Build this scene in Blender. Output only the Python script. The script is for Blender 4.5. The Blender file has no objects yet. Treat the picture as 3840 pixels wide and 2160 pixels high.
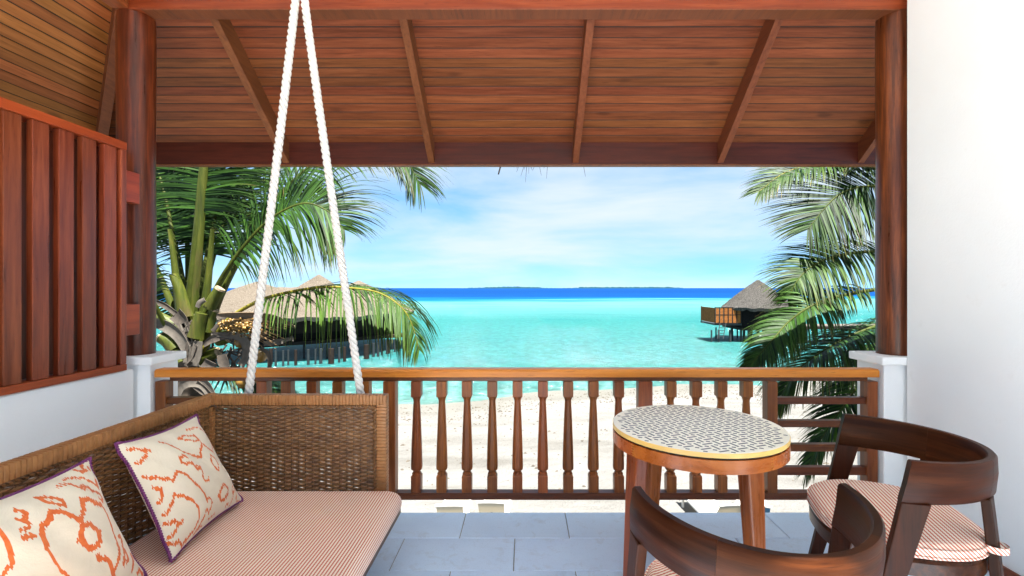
import bpy, math, random
import numpy as np
from mathutils import Vector, Matrix

# ------------------------------------------------------------------ camera, sky, sun, exposure
scene = bpy.context.scene
F, CX, CY, CAMH = 1780.0, 1970.0, 1080.0, 1.36
cam_d = bpy.data.cameras.new("camera")
cam = bpy.data.objects.new("camera", cam_d)
scene.collection.objects.link(cam)
cam.location = (0, 0, CAMH)
cam.rotation_euler = (math.radians(90), 0, 0)
cam_d.sensor_width = 36.0
cam_d.lens = F / 3840 * 36
cam_d.shift_x = -50 / 3840
cam_d.clip_start = 0.05
cam_d.clip_end = 40000
scene.camera = cam
scene.view_settings.view_transform = 'Standard'
scene.view_settings.look = 'None'
scene.view_settings.gamma = 1
scene.view_settings.use_curve_mapping = False
scene.view_settings.exposure = 2.6
scene.render.resolution_x, scene.render.resolution_y = 1024, 576
scene.cycles.max_bounces = 10
scene.cycles.diffuse_bounces = 6
scene.cycles.glossy_bounces = 4
scene.cycles.transmission_bounces = 6
scene.cycles.sample_clamp_indirect = 6
scene.cycles.use_denoising = True

SUN_EL, SUN_AZ = math.radians(72), math.radians(152)   # azimuth from +Y towards +X
world = bpy.data.worlds.new("World")
scene.world = world
world.use_nodes = True
wn, wl = world.node_tree.nodes, world.node_tree.links
wn.clear()
w_out = wn.new('ShaderNodeOutputWorld')
w_bg = wn.new('ShaderNodeBackground')
w_bg.inputs['Strength'].default_value = 0.05
w_sky = wn.new('ShaderNodeTexSky')
w_sky.sky_type = 'NISHITA'
w_sky.sun_disc = False
w_sky.sun_elevation = SUN_EL
w_sky.sun_rotation = SUN_AZ
w_sky.air_density = 0.8
w_sky.dust_density = 0.25
w_sky.ozone_density = 3.0
w_tc = wn.new('ShaderNodeTexCoord')
w_map = wn.new('ShaderNodeMapping')
w_map.inputs['Rotation'].default_value = (0, math.radians(8), math.radians(20))
w_map.inputs['Scale'].default_value = (1.0, 1.0, 5.0)
w_n = wn.new('ShaderNodeTexNoise')
w_n.inputs['Scale'].default_value = 2.1
w_n.inputs['Detail'].default_value = 7
w_n.inputs['Roughness'].default_value = 0.52
w_n.inputs['Distortion'].default_value = 0.25
w_r = wn.new('ShaderNodeMapRange')
w_r.interpolation_type = 'SMOOTHSTEP'
w_r.inputs['From Min'].default_value = 0.24
w_r.inputs['From Max'].default_value = 0.74
w_r.inputs['To Max'].default_value = 0.88
w_tint = wn.new('ShaderNodeMixRGB'); w_tint.blend_type = 'MULTIPLY'
w_tint.inputs['Fac'].default_value = 1.0
w_tint.inputs['Color2'].default_value = (0.58, 0.92, 0.92, 1)
w_mix = wn.new('ShaderNodeMixRGB')
w_mix.inputs['Color2'].default_value = (3.15, 3.35, 3.5, 1)
w_sep = wn.new('ShaderNodeSeparateXYZ'); w_cmb = wn.new('ShaderNodeCombineXYZ'); w_lift = wn.new('ShaderNodeMath'); w_lift.operation = 'MULTIPLY_ADD'
w_lift.inputs[1].default_value = 0.86; w_lift.inputs[2].default_value = 0.14
wl.new(w_tc.outputs['Generated'], w_sep.inputs[0]); wl.new(w_sep.outputs[2], w_lift.inputs[0])
wl.new(w_sep.outputs[0], w_cmb.inputs[0]); wl.new(w_sep.outputs[1], w_cmb.inputs[1]); wl.new(w_lift.outputs[0], w_cmb.inputs[2])
w_nrm = wn.new('ShaderNodeVectorMath'); w_nrm.operation = 'NORMALIZE'; wl.new(w_cmb.outputs[0], w_nrm.inputs[0]); wl.new(w_nrm.outputs[0], w_sky.inputs['Vector'])
wl.new(w_tc.outputs['Generated'], w_map.inputs['Vector'])
wl.new(w_map.outputs['Vector'], w_n.inputs['Vector'])
wl.new(w_n.outputs['Fac'], w_r.inputs['Value'])
wl.new(w_sky.outputs['Color'], w_tint.inputs['Color1'])
wl.new(w_tint.outputs['Color'], w_mix.inputs['Color1'])
wl.new(w_r.outputs['Result'], w_mix.inputs['Fac'])
wl.new(w_mix.outputs['Color'], w_bg.inputs['Color'])
wl.new(w_bg.outputs['Background'], w_out.inputs['Surface'])

sun_d = bpy.data.lights.new("sun", 'SUN')
sun_d.energy = 5.0
sun_d.angle = math.radians(0.53)
sun_d.color = (1.0, 0.955, 0.88)
sun = bpy.data.objects.new("sun", sun_d)
scene.collection.objects.link(sun)
sd = Vector((math.cos(SUN_EL) * math.sin(SUN_AZ), math.cos(SUN_EL) * math.cos(SUN_AZ), math.sin(SUN_EL)))
sun.rotation_euler = sd.to_track_quat('Z', 'Y').to_euler()
sun.location = sd * 60

# ------------------------------------------------------------------ helpers
COL = scene.collection
def R(d): return math.radians(d)
def P(px, py, Z):
    """point of the place seen at photo pixel px,py standing Z metres out"""
    return Vector(((px - CX) / F * Z, Z, CAMH + (CY - py) / F * Z))
def lerp(a, b, t): return a + (b - a) * t

def tag(o, label=None, cat=None, group=None, kind=None):
    if label: o["label"] = label
    if cat: o["category"] = cat
    if group: o["group"] = group
    if kind: o["kind"] = kind
    return o
def empty(name, loc, rz=0):
    o = bpy.data.objects.new(name, None)
    o.empty_display_size = 0.1
    o.location = loc
    o.rotation_euler = (0, 0, rz)
    COL.objects.link(o)
    return o
def world_loc(o):
    v = Vector((0, 0, 0))
    while o is not None:
        v = v + o.location
        o = o.parent
    return v

class MB:
    """collects one mesh"""
    def __init__(s): s.v = []; s.f = []; s.att = []
    def add(s, vs, fs):
        n = len(s.v)
        s.v.extend([tuple(p) for p in vs])
        s.f.extend([tuple(i + n for i in f) for f in fs])
        return s
    def box(s, a, b):
        x0, y0, z0 = a; x1, y1, z1 = b
        return s.add([(x0, y0, z0), (x1, y0, z0), (x1, y1, z0), (x0, y1, z0), (x0, y0, z1), (x1, y0, z1), (x1, y1, z1), (x0, y1, z1)],
                     [(0, 3, 2, 1), (4, 5, 6, 7), (0, 1, 5, 4), (1, 2, 6, 5), (2, 3, 7, 6), (3, 0, 4, 7)])
    def bar(s, p0, p1, side, w0, d0, w1=None, d1=None):
        """tapered bar p0->p1; side = direction of width w, depth is across both"""
        p0, p1 = Vector(p0), Vector(p1)
        w1 = w0 if w1 is None else w1; d1 = d0 if d1 is None else d1
        t = (p1 - p0).normalized()
        sx = Vector(side); sx = (sx - t * sx.dot(t)).normalized()
        sy = t.cross(sx)
        vs = []
        for p, w, d in ((p0, w0, d0), (p1, w1, d1)):
            for a, b in ((-1, -1), (1, -1), (1, 1), (-1, 1)):
                vs.append(p + sx * a * w / 2 + sy * b * d / 2)
        return s.add(vs, [(0, 3, 2, 1), (4, 5, 6, 7), (0, 1, 5, 4), (1, 2, 6, 5), (2, 3, 7, 6), (3, 0, 4, 7)])
    def rings(s, rs, close=True, cap=True):
        n = len(rs[0]); vs = [p for r in rs for p in r]; fs = []
        for i in range(len(rs) - 1):
            for j in range(n if close else n - 1):
                k = (j + 1) % n
                fs.append((i * n + j, i * n + k, (i + 1) * n + k, (i + 1) * n + j))
        if cap and close:
            fs.append(tuple(range(n - 1, -1, -1)))
            fs.append(tuple((len(rs) - 1) * n + j for j in range(n)))
        return s.add(vs, fs)
    def tube(s, pts, rad, n=8, cap=True, ry=None):
        pts = [Vector(p) for p in pts]
        m = len(pts)
        if not hasattr(rad, '__len__'): rad = [rad] * m
        up = Vector((0, 0, 1)); rs = []
        prev = None
        for i, p in enumerate(pts):
            t = (pts[min(i + 1, m - 1)] - pts[max(i - 1, 0)])
            t = t.normalized() if t.length > 1e-9 else Vector((0, 0, 1))
            if prev is None:
                a = t.cross(up)
                if a.length < 0.05: a = t.cross(Vector((0, 1, 0)))
            else:
                a = prev - t * prev.dot(t)
            a.normalize(); prev = a
            b = t.cross(a)
            r = rad[i]; r2 = r * (ry if ry else 1)
            rs.append([p + a * math.cos(2 * math.pi * j / n) * r + b * math.sin(2 * math.pi * j / n) * r2 for j in range(n)])
        return s.rings(rs, True, cap)
    def lathe(s, prof, n, c=(0, 0, 0), rot=0.0):
        rs = [[(c[0] + r * math.cos(rot + 2 * math.pi * j / n), c[1] + r * math.sin(rot + 2 * math.pi * j / n), c[2] + z) for j in range(n)] for r, z in prof]
        return s.rings(rs)
    def mesh(s, name):
        me = bpy.data.meshes.new(name)
        me.from_pydata(s.v, [], s.f)
        if s.att and len(s.att) == len(s.v):
            a = me.attributes.new("tone", 'FLOAT_COLOR', 'POINT')
            a.data.foreach_set('color', np.array(s.att, dtype=np.float32).ravel())
        me.update()
        return me
    def build(s, name, mat, parent=None, world=True, smooth=None, bevel=0.0, seg=2):
        """one mesh object; coordinates are the world's unless world=False (then the parent's)"""
        if world and parent is not None:
            o = world_loc(parent)
            s.v = [(p[0] - o.x, p[1] - o.y, p[2] - o.z) for p in s.v]
        return obj(name, s.mesh(name), mat, parent, smooth=smooth, bevel=bevel, seg=seg)
def obj(name, me, mat, parent=None, loc=None, smooth=None, bevel=0.0, seg=2):
    o = bpy.data.objects.new(name, me)
    if mat is not None and not me.materials: me.materials.append(mat)
    COL.objects.link(o)
    if parent is not None: o.parent = parent
    if loc is not None: o.location = loc
    if smooth is not None:
        me.polygons.foreach_set('use_smooth', [True] * len(me.polygons))
        if smooth < 180: me.set_sharp_from_angle(angle=R(smooth))
    if bevel > 0:
        b = o.modifiers.new("edge", 'BEVEL')
        b.width = bevel; b.segments = seg; b.limit_method = 'ANGLE'; b.angle_limit = R(35)
        b.harden_normals = False
    return o
def catmull(pts, n):
    pts = [Vector(p) for p in pts]
    q = [pts[0] * 2 - pts[1]] + pts + [pts[-1] * 2 - pts[-2]]
    out = []; m = len(pts) - 1
    for i in range(n + 1):
        t = i / n * m; k = min(int(t), m - 1); u = t - k
        a, b, c, d = q[k], q[k + 1], q[k + 2], q[k + 3]
        out.append(0.5 * ((2 * b) + (c - a) * u + (2 * a - 5 * b + 4 * c - d) * u * u + (3 * b - a - 3 * c + d) * u ** 3))
    return out

# ------------------------------------------------------------------ materials
class NT:
    def __init__(s, name):
        s.m = bpy.data.materials.new(name); s.m.use_nodes = True
        s.t = s.m.node_tree; s.b = s.t.nodes['Principled BSDF']; s.out = s.t.nodes['Material Output']
    def n(s, kind, **kw):
        x = s.t.nodes.new('ShaderNode' + kind)
        for k, v in kw.items():
            if k in x.inputs: 
                if hasattr(v, 'is_output'): s.t.links.new(v, x.inputs[k])
                else: x.inputs[k].default_value = v
            else: setattr(x, k, v)
        return x
    def l(s, a, b): s.t.links.new(a, b)
    def set(s, k, v):
        if hasattr(v, 'is_output'): s.l(v, s.b.inputs[k])
        else: s.b.inputs[k].default_value = v
    def coords(s, scale=(1, 1, 1), rnd=0.0, rot=(0, 0, 0)):
        tc = s.n('TexCoord'); v = tc.outputs['Object']
        if getattr(s, 'arc', False): v = s.n('Attribute', attribute_name='tone').outputs['Vector']
        if rnd:
            oi = s.n('ObjectInfo')
            mu = s.n('VectorMath', operation='SCALE'); mu.inputs[0].default_value = (rnd, rnd * .77, rnd * .53)
            s.l(oi.outputs['Random'], mu.inputs['Scale'])
            ad = s.n('VectorMath', operation='ADD'); s.l(v, ad.inputs[0]); s.l(mu.outputs[0], ad.inputs[1]); v = ad.outputs[0]
        mp = s.n('Mapping'); s.l(v, mp.inputs['Vector'])
        mp.inputs['Scale'].default_value = scale; mp.inputs['Rotation'].default_value = rot
        return mp.outputs[0]
    def noise(s, vec, scale, detail=4, rough=.55, dist=0.0):
        x = s.n('TexNoise'); s.l(vec, x.inputs['Vector'])
        x.inputs['Scale'].default_value = scale; x.inputs['Detail'].default_value = detail
        x.inputs['Roughness'].default_value = rough; x.inputs['Distortion'].default_value = dist
        return x.outputs['Fac']
    def ramp(s, fac, stops, interp='LINEAR'):
        r = s.n('ValToRGB'); s.l(fac, r.inputs['Fac']); r.color_ramp.interpolation = interp
        e = r.color_ramp.elements
        while len(e) < len(stops): e.new(0.5)
        for i, (p, c) in enumerate(stops):
            e[i].position = p; e[i].color = (*c, 1) if len(c) == 3 else c
        return r.outputs['Color']
    def mix(s, a, b, fac, mode='MIX'):
        x = s.n('MixRGB', blend_type=mode)
        for k, v in (('Fac', fac), ('Color1', a), ('Color2', b)):
            if hasattr(v, 'is_output'): s.l(v, x.inputs[k])
            else: x.inputs[k].default_value = v if k == 'Fac' else ((*v, 1) if len(v) == 3 else v)
        return x.outputs['Color']
    def math(s, op, a, b=0.0):
        x = s.n('Math', operation=op)
        for i, v in enumerate((a, b)):
            if hasattr(v, 'is_output'): s.l(v, x.inputs[i])
            else: x.inputs[i].default_value = v
        return x.outputs[0]
    def rng(s, v, a, b, c=0.0, d=1.0, smooth=False):
        x = s.n('MapRange'); s.l(v, x.inputs['Value'])
        if smooth: x.interpolation_type = 'SMOOTHSTEP'
        for k, q in (('From Min', a), ('From Max', b), ('To Min', c), ('To Max', d)): x.inputs[k].default_value = q
        return x.outputs[0]
    def bump(s, h, strength, dist=0.01, normal=None):
        x = s.n('Bump'); s.l(h, x.inputs['Height'])
        x.inputs['Strength'].default_value = strength; x.inputs['Distance'].default_value = dist
        if normal is not None: s.l(normal, x.inputs['Normal'])
        s.l(x.outputs[0], s.b.inputs['Normal'])
        return x.outputs[0]

def wood(name, dark, mid, light, axis='X', rough=.38, tone=.28, grain=1.0, coat=0.0, knots=0.0, spec=.32, blotf=.62, arc=False):
    m = NT(name); m.arc = arc
    dark, mid, light = [(c[0], c[1] * .78, c[2] * .58) for c in (dark, mid, light)]
    ai = 'XYZ'.index(axis)
    def sc(k, a): return tuple(a if i == ai else k for i in range(3))
    v = m.coords(sc(38 * grain, 2.2 * grain), rnd=37.0)
    g = m.noise(v, 1.0, 6, .62, .35)
    v2 = m.coords(sc(7, 1.1), rnd=23.0)
    blot = m.noise(v2, 1.0, 4, .55, .6)
    col = m.ramp(g, [(.25, dark), (.5, mid), (.78, light)])
    col = m.mix(col, dark, m.rng(blot, .48, .78, 0, blotf), 'MIX')
    v3 = m.coords(sc(150, 9), rnd=11.0)
    pores = m.noise(v3, 1.0, 3, .6)
    col = m.mix(col, tuple(c * .35 for c in dark), m.rng(pores, .60, .74, 0, .55))
    if knots:
        vk = m.coords(sc(9, 3.2), rnd=51.0)
        k = m.n('TexVoronoi'); m.l(vk, k.inputs['Vector']); k.inputs['Scale'].default_value = .55
        col = m.mix(col, tuple(c * .25 for c in dark), m.rng(k.outputs['Distance'], .05, .16, knots, 0, True))
    oi = m.n('ObjectInfo')
    hv = m.n('HueSaturation'); m.l(col, hv.inputs['Color'])
    m.l(m.rng(oi.outputs['Random'], 0, 1, 1 - tone, 1 + tone), hv.inputs['Value'])
    rr = m.n('Math', operation='FRACT'); m.l(m.math('MULTIPLY', oi.outputs['Random'], 17.3), rr.inputs[0])
    m.l(m.rng(rr.outputs[0], 0, 1, .492, .508), hv.inputs['Hue'])
    m.set('Base Color', hv.outputs['Color'])
    m.set('Roughness', m.rng(g, .2, .8, rough - .07, rough + .14))
    m.set('Specular IOR Level', spec)
    if coat: m.set('Coat Weight', coat * .45); m.set('Coat Roughness', .22)
    m.bump(m.math('ADD', g, m.math('MULTIPLY', pores, .6)), .22, .004)
    return m.m

M = {}
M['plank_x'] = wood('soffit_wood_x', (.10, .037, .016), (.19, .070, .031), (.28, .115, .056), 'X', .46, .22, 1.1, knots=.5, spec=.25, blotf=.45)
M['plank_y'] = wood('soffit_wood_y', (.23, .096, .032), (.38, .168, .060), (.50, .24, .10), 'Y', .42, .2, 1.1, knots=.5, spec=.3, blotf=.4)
M['rafter'] = wood('rafter_wood', (.10, .038, .018), (.165, .068, .032), (.22, .098, .048), 'Y', .45, .12)
M['beam_x'] = wood('beam_wood', (.12, .028, .008), (.2, .052, .014), (.26, .08, .024), 'X', .4, .1)
M['beam_dark'] = wood('dark_beam_wood', (.035, .009, .004), (.08, .02, .009), (.12, .036, .016), 'X', .4, .1)
M['beam_y'] = wood('side_beam_wood', (.12, .035, .012), (.22, .07, .022), (.3, .1, .035), 'Y', .4, .1)
M['column'] = wood('column_wood', (.028, .008, .004), (.10, .026, .010), (.25, .07, .022), 'Z', .30, .08, 1.0, coat=.25)
M['slat'] = wood('screen_wood', (.095, .024, .010), (.205, .056, .024), (.30, .100, .046), 'Z', .30, .2, .9, coat=.25)
M['screen_rail'] = wood('screen_rail_wood', (.20, .040, .010), (.34, .074, .018), (.44, .11, .03), 'Y', .32, .1, .9, coat=.2)
M['handrail'] = wood('handrail_wood', (.50, .18, .032), (.62, .26, .048), (.70, .33, .08), 'X', .34, .05, .8, coat=.15, spec=.25)
M['baluster'] = wood('baluster_wood', (.115, .036, .010), (.225, .078, .020), (.34, .13, .036), 'Z', .38, .2, 1.2, coat=.1)
M['crossbar'] = wood('crossbar_wood', (.06, .019, .007), (.12, .04, .013), (.18, .066, .022), 'X', .34, .15, 1.0, coat=.15)
M['table'] = wood('table_wood', (.13, .034, .007), (.25, .075, .013), (.34, .12, .026), 'Z', .25, .08, .8, coat=.4)
M['apron'] = wood('table_apron_wood', (.26, .068, .010), (.40, .122, .018), (.5, .18, .034), 'X', .25, .05, .6, coat=.4)
M['chair_x'] = wood('chair_wood', (.014, .0045, .002), (.048, .015, .005), (.12, .038, .012), 'X', .30, .22, 1.0, spec=.3, blotf=.3)
M['chair_band'] = wood('chair_band_wood', (.013, .0038, .0014), (.040, .0118, .0038), (.086, .026, .008), 'X', .38, .22, .9, spec=.12, blotf=.35, arc=True)
M['chair_z'] = wood('chair_leg_wood', (.015, .005, .0022), (.036, .012, .004), (.068, .022, .008), 'Z', .4, .15, .8, spec=.12, blotf=.3)

def plain(name, col, rough=.6, var=.12, scale=14, bump=.1, spec=.5, metal=0.0):
    m = NT(name)
    v = m.coords((1, 1, 1), rnd=9.0)
    nz = m.noise(v, scale, 5, .6)
    c = m.ramp(nz, [(.3, tuple(x * (1 - var) for x in col)), (.7, tuple(min(1, x * (1 + var)) for x in col))])
    m.set('Base Color', c); m.set('Roughness', rough); m.set('Specular IOR Level', spec); m.set('Metallic', metal)
    if bump: m.bump(nz, bump, .004)
    return m.m

def plaster():
    m = NT('white_plaster')
    v = m.coords((1, 1, 1))
    big = m.noise(v, 1.3, 4, .6); fine = m.noise(v, 90, 4, .6); mid = m.noise(v, 9, 4, .6)
    c = m.ramp(big, [(.3, (.84, .84, .83)), (.7, (.88, .88, .87))])
    c = m.mix(c, (.72, .69, .64), m.rng(mid, .64, .78, 0, .3))
    m.set('Base Color', c); m.set('Roughness', .72); m.set('Specular IOR Level', .3)
    m.bump(m.math('ADD', m.math('MULTIPLY', fine, .5), mid), .2, .008)
    return m.m
M['plaster'] = plaster()
M['grout'] = plain('tile_grout', (.24, .23, .20), .9, .2, 60)

M['bounce_pale'] = plain('pale_bounce_floor', (.78, .77, .74), .8, .06, 3)
def tile_mat():
    m = NT('blue_grey_tile')
    v = m.coords((1, 1, 1), rnd=31.0)
    a = m.noise(v, 3.2, 4, .55); f = m.noise(v, 240, 3, .6); g = m.noise(v, 60, 3, .6)
    c = m.ramp(a, [(.25, (.52, .66, .86)), (.75, (.60, .745, .92))])
    c = m.mix(c, (.16, .20, .28), m.rng(f, .60, .72, 0, .5))
    c = m.mix(c, (.40, .44, .50), m.rng(m.noise(v, 11, 5, .7, .8), .54, .72, 0, .45))
    oi = m.n('ObjectInfo'); hv = m.n('HueSaturation'); m.l(c, hv.inputs['Color'])
    m.l(m.rng(oi.outputs['Random'], 0, 1, .95, 1.05), hv.inputs['Value'])
    m.set('Base Color', hv.outputs['Color']); m.set('Roughness', m.rng(a, .2, .8, .32, .44))
    m.bump(m.math('ADD', f, g), .25, .002)
    return m.m
M['tile'] = tile_mat()

def wicker(name, dark, light, rough=.42):
    m = NT(name)
    v = m.coords((1, 1, 1), rnd=5.0)
    a = m.noise(v, 38, 3, .6); b = m.noise(v, 5, 3, .5)
    c = m.ramp(a, [(.28, dark), (.74, light)])
    c = m.mix(c, tuple(x * .6 for x in dark), m.rng(b, .52, .75, 0, .5))
    m.set('Base Color', c); m.set('Roughness', rough)
    m.bump(m.noise(v, 300, 2, .5), .15, .002)
    return m.m
M['weave'] = wicker('brown_wicker', (.10, .042, .012), (.30, .145, .05))
M['stake'] = wicker('dark_wicker', (.05, .022, .008), (.12, .055, .02))
M['wrap'] = wicker('tan_wrapped_rattan', (.27, .115, .036), (.40, .185, .065), .38)

def stripes(name, along, period, cream, red, frac=.5, dash=0.011):
    m = NT(name)
    tc = m.n('TexCoord'); sp = m.n('SeparateXYZ'); m.l(tc.outputs['Object'], sp.inputs[0])
    a = m.math('SUBTRACT', sp.outputs['XYZ'.index(along)], sp.outputs[2]); b = sp.outputs['Y' if along == 'X' else 'X']
    ph = m.math('MULTIPLY', a, 2 * math.pi / period)
    row = m.math('FLOOR', m.math('DIVIDE', a, period))
    st = m.math('SINE', ph)
    ds = m.math('SINE', m.math('ADD', m.math('MULTIPLY', b, 2 * math.pi / dash), m.math('MULTIPLY', row, 2.4)))
    s2 = m.math('ADD', st, m.math('MULTIPLY', ds, .28))
    fac = m.rng(s2, frac - .35, frac + .35, 0, 1, True)
    v = m.coords((1, 1, 1)); nz = m.noise(v, 5, 4, .6); fine = m.noise(v, 420, 2, .5)
    c = m.mix(cream, red, fac)
    c = m.mix(c, tuple(x * .78 for x in cream), m.rng(nz, .5, .8, 0, .35))
    m.set('Base Color', c); m.set('Roughness', .85); m.set('Specular IOR Level', .15); m.set('Sheen Weight', .15)
    m.bump(m.math('ADD', m.math('ADD', m.math('MULTIPLY', s2, .5), m.math('MULTIPLY', fine, .5)), m.math('MULTIPLY', nz, 9.0)), .4, .0016)
    return m.m
M['sofa_fabric'] = stripes('sofa_stripe_fabric', 'X', .0128, (.82, .69, .56), (.52, .12, .07), .16)
M['chair_fabric'] = stripes('chair_stripe_fabric', 'Y', .0138, (.84, .73, .60), (.54, .11, .06), .18)

def pillow_mat():
    m = NT('ikat_pillow_cotton')
    at = m.n('Attribute', attribute_name='tone'); sp = m.n('SeparateColor'); m.l(at.outputs['Color'], sp.inputs[0])
    v = m.coords((1, 1, 1)); nz = m.noise(v, 9, 4, .6); fine = m.noise(v, 380, 2, .6)
    base = m.ramp(nz, [(.3, (.66, .58, .44)), (.7, (.72, .64, .50))])
    org = m.ramp(m.noise(v, 60, 3, .6), [(.3, (.58, .105, .020)), (.7, (.68, .165, .04))])
    c = m.mix(base, org, m.rng(sp.outputs[0], .42, .58, 0, 1, True))
    m.set('Base Color', c); m.set('Roughness', .82); m.set('Specular IOR Level', .15); m.set('Sheen Weight', .2)
    m.bump(m.math('ADD', m.math('MULTIPLY', fine, .3), m.math('MULTIPLY', m.noise(v, 8, 4, .65, .6), 2.0)), .4, .008)
    return m.m
M['pillow'] = pillow_mat()
M['piping'] = plain('purple_cord', (.15, .022, .12), .6, .25, 130, .4)
M['rope'] = plain('white_rope', (.62, .60, .56), .7, .12, 160, .35, .25)
M['cream_top'] = plain('cream_laminate', (.88, .83, .69), .32, .03, 6, .03)
M['inlay'] = plain('dark_navy_inlay', (.030, .026, .05), .4, .3, 30, 0)
M['edge_band'] = plain('yellow_edge', (.78, .50, .14), .3, .08, 9, .05)
M['black'] = plain('black_gap', (.01, .009, .008), .7, .1, 9, 0)

def leaf_mat(name, deep, fresh, tipc, trans=.35):
    m = NT(name)
    at = m.n('Attribute', attribute_name='tone'); sp = m.n('SeparateColor'); m.l(at.outputs['Color'], sp.inputs[0])
    c = m.mix(deep, fresh, sp.outputs[1])
    c = m.mix(c, tipc, m.math('MULTIPLY', m.math('POWER', sp.outputs[0], 5.0), sp.outputs[2]))
    m.set('Base Color', c); m.set('Roughness', .55); m.set('Specular IOR Level', .16)
    tr = m.n('BsdfTranslucent'); hs = m.n('HueSaturation'); m.l(c, hs.inputs['Color'])
    hs.inputs['Value'].default_value = 1.5; hs.inputs['Hue'].default_value = .485
    m.l(hs.outputs[0], tr.inputs['Color'])
    mx = m.n('MixShader'); mx.inputs[0].default_value = trans
    m.l(m.b.outputs[0], mx.inputs[1]); m.l(tr.outputs[0], mx.inputs[2]); m.l(mx.outputs[0], m.out.inputs['Surface'])
    return m.m
M['leaf'] = leaf_mat('palm_leaflet', (.002, .011, .0035), (.030, .080, .009), (.12, .095, .03), .22)
M['leaf_yellow'] = leaf_mat('pale_palm_leaflet', (.0035, .020, .004), (.042, .088, .010), (.2, .15, .05), .2)
M['rachis'] = plain('palm_stalk', (.035, .046, .006), .6, .35, 6, .1, .12)
M['petiole_old'] = plain('green_petiole', (.040, .052, .006), .4, .45, 4, .12)
def petiole():
    m = NT('green_petiole')
    v = m.coords((30, 30, 2.5), rnd=9.0); g = m.noise(v, 1.0, 5, .6, .3); b = m.noise(m.coords((3, 3, 2), rnd=4.0), 1.0, 4, .6)
    c = m.ramp(g, [(.3, (.022, .034, .004)), (.55, (.048, .060, .007)), (.8, (.085, .085, .012))])
    c = m.mix(c, (.07, .045, .02), m.rng(b, .52, .70, 0, .8))
    m.set('Base Color', c); m.set('Roughness', .5); m.set('Specular IOR Level', .2); m.bump(g, .4, .008)
    return m.m
M['petiole'] = petiole()
M['rachis_yellow'] = plain('yellow_palm_stalk', (.13, .115, .015), .6, .25, 7, .1, .12)
M['cut'] = plain('cut_palm_wood', (.2, .155, .095), .8, .2, 40, .3)
M['husk'] = plain('grey_palm_sheath', (.05, .039, .03), .85, .5, 16, .6)
M['husk_pale'] = plain('pale_dry_sheath', (.075, .064, .052), .8, .35, 14, .5)
M['trunk'] = plain('palm_trunk_bark', (.06, .046, .034), .9, .5, 12, .8)
M['nut'] = plain('yellow_young_nut', (.15, .08, .010), .4, .45, 22, .1)
M['strand'] = plain('orange_flower_strand', (.13, .07, .016), .6, .4, 18, .1)
M['spathe'] = plain('tan_spathe', (.09, .06, .034), .7, .25, 9, .4)

def thatch(name, a, b, c):
    m = NT(name)
    tc = m.n('TexCoord')
    mp = m.n('Mapping'); m.l(tc.outputs['Object'], mp.inputs['Vector']); mp.inputs['Scale'].default_value = (9, 9, 2.2)
    n1 = m.noise(mp.outputs[0], 1.6, 6, .7, .4); n2 = m.noise(tc.outputs['Object'], .7, 3, .5)
    n3 = m.noise(tc.outputs['Object'], 26, 3, .7)
    col = m.ramp(n1, [(.28, a), (.52, b), (.78, c)])
    col = m.mix(col, a, m.rng(n2, .5, .75, 0, .4))
    col = m.mix(col, tuple(x * .35 for x in a), m.rng(n3, .56, .70, 0, .75))
    m.set('Base Color', col); m.set('Roughness', .92); m.set('Specular IOR Level', .1)
    n4 = m.noise(tc.outputs['Object'], 9, 5, .75)
    m.bump(m.math('ADD', m.math('ADD', n1, n3), n4), 1.0, .16)
    return m.m
M['thatch_tan'] = thatch('tan_thatch', (.105, .085, .064), (.20, .168, .132), (.29, .25, .205))
M['thatch_grey'] = thatch('grey_thatch', (.030, .028, .026), (.085, .08, .074), (.19, .18, .168))
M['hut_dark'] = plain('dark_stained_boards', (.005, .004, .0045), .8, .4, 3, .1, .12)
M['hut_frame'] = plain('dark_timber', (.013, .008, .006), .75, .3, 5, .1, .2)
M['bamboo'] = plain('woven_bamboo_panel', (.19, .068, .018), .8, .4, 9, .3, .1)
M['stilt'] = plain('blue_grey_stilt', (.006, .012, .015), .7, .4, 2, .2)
M['lounger'] = plain('white_lounger', (.72, .71, .68), .5, .04, 8, .05)
def canvas():
    m = NT('cream_canvas'); m.set('Base Color', (.66, .62, .54, 1)); m.set('Roughness', .85)
    v = m.coords((1, 1, 1)); m.bump(m.noise(v, 120, 2, .5), .2, .002)
    tr = m.n('BsdfTranslucent'); tr.inputs['Color'].default_value = (.62, .57, .46, 1)
    mx = m.n('MixShader'); mx.inputs[0].default_value = .45
    m.l(m.b.outputs[0], mx.inputs[1]); m.l(tr.outputs[0], mx.inputs[2]); m.l(mx.outputs[0], m.out.inputs['Surface'])
    return m.m
M['canvas'] = canvas()
M['towel'] = plain('blue_towel', (.05, .18, .34), .9, .12, 30, .3)
M['island'] = plain('far_island_trees', (.012, .075, .095), .9, .3, .01, 0)
M['debris'] = plain('dark_beach_debris', (.06, .05, .038), .9, .5, 30, 0)

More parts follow.
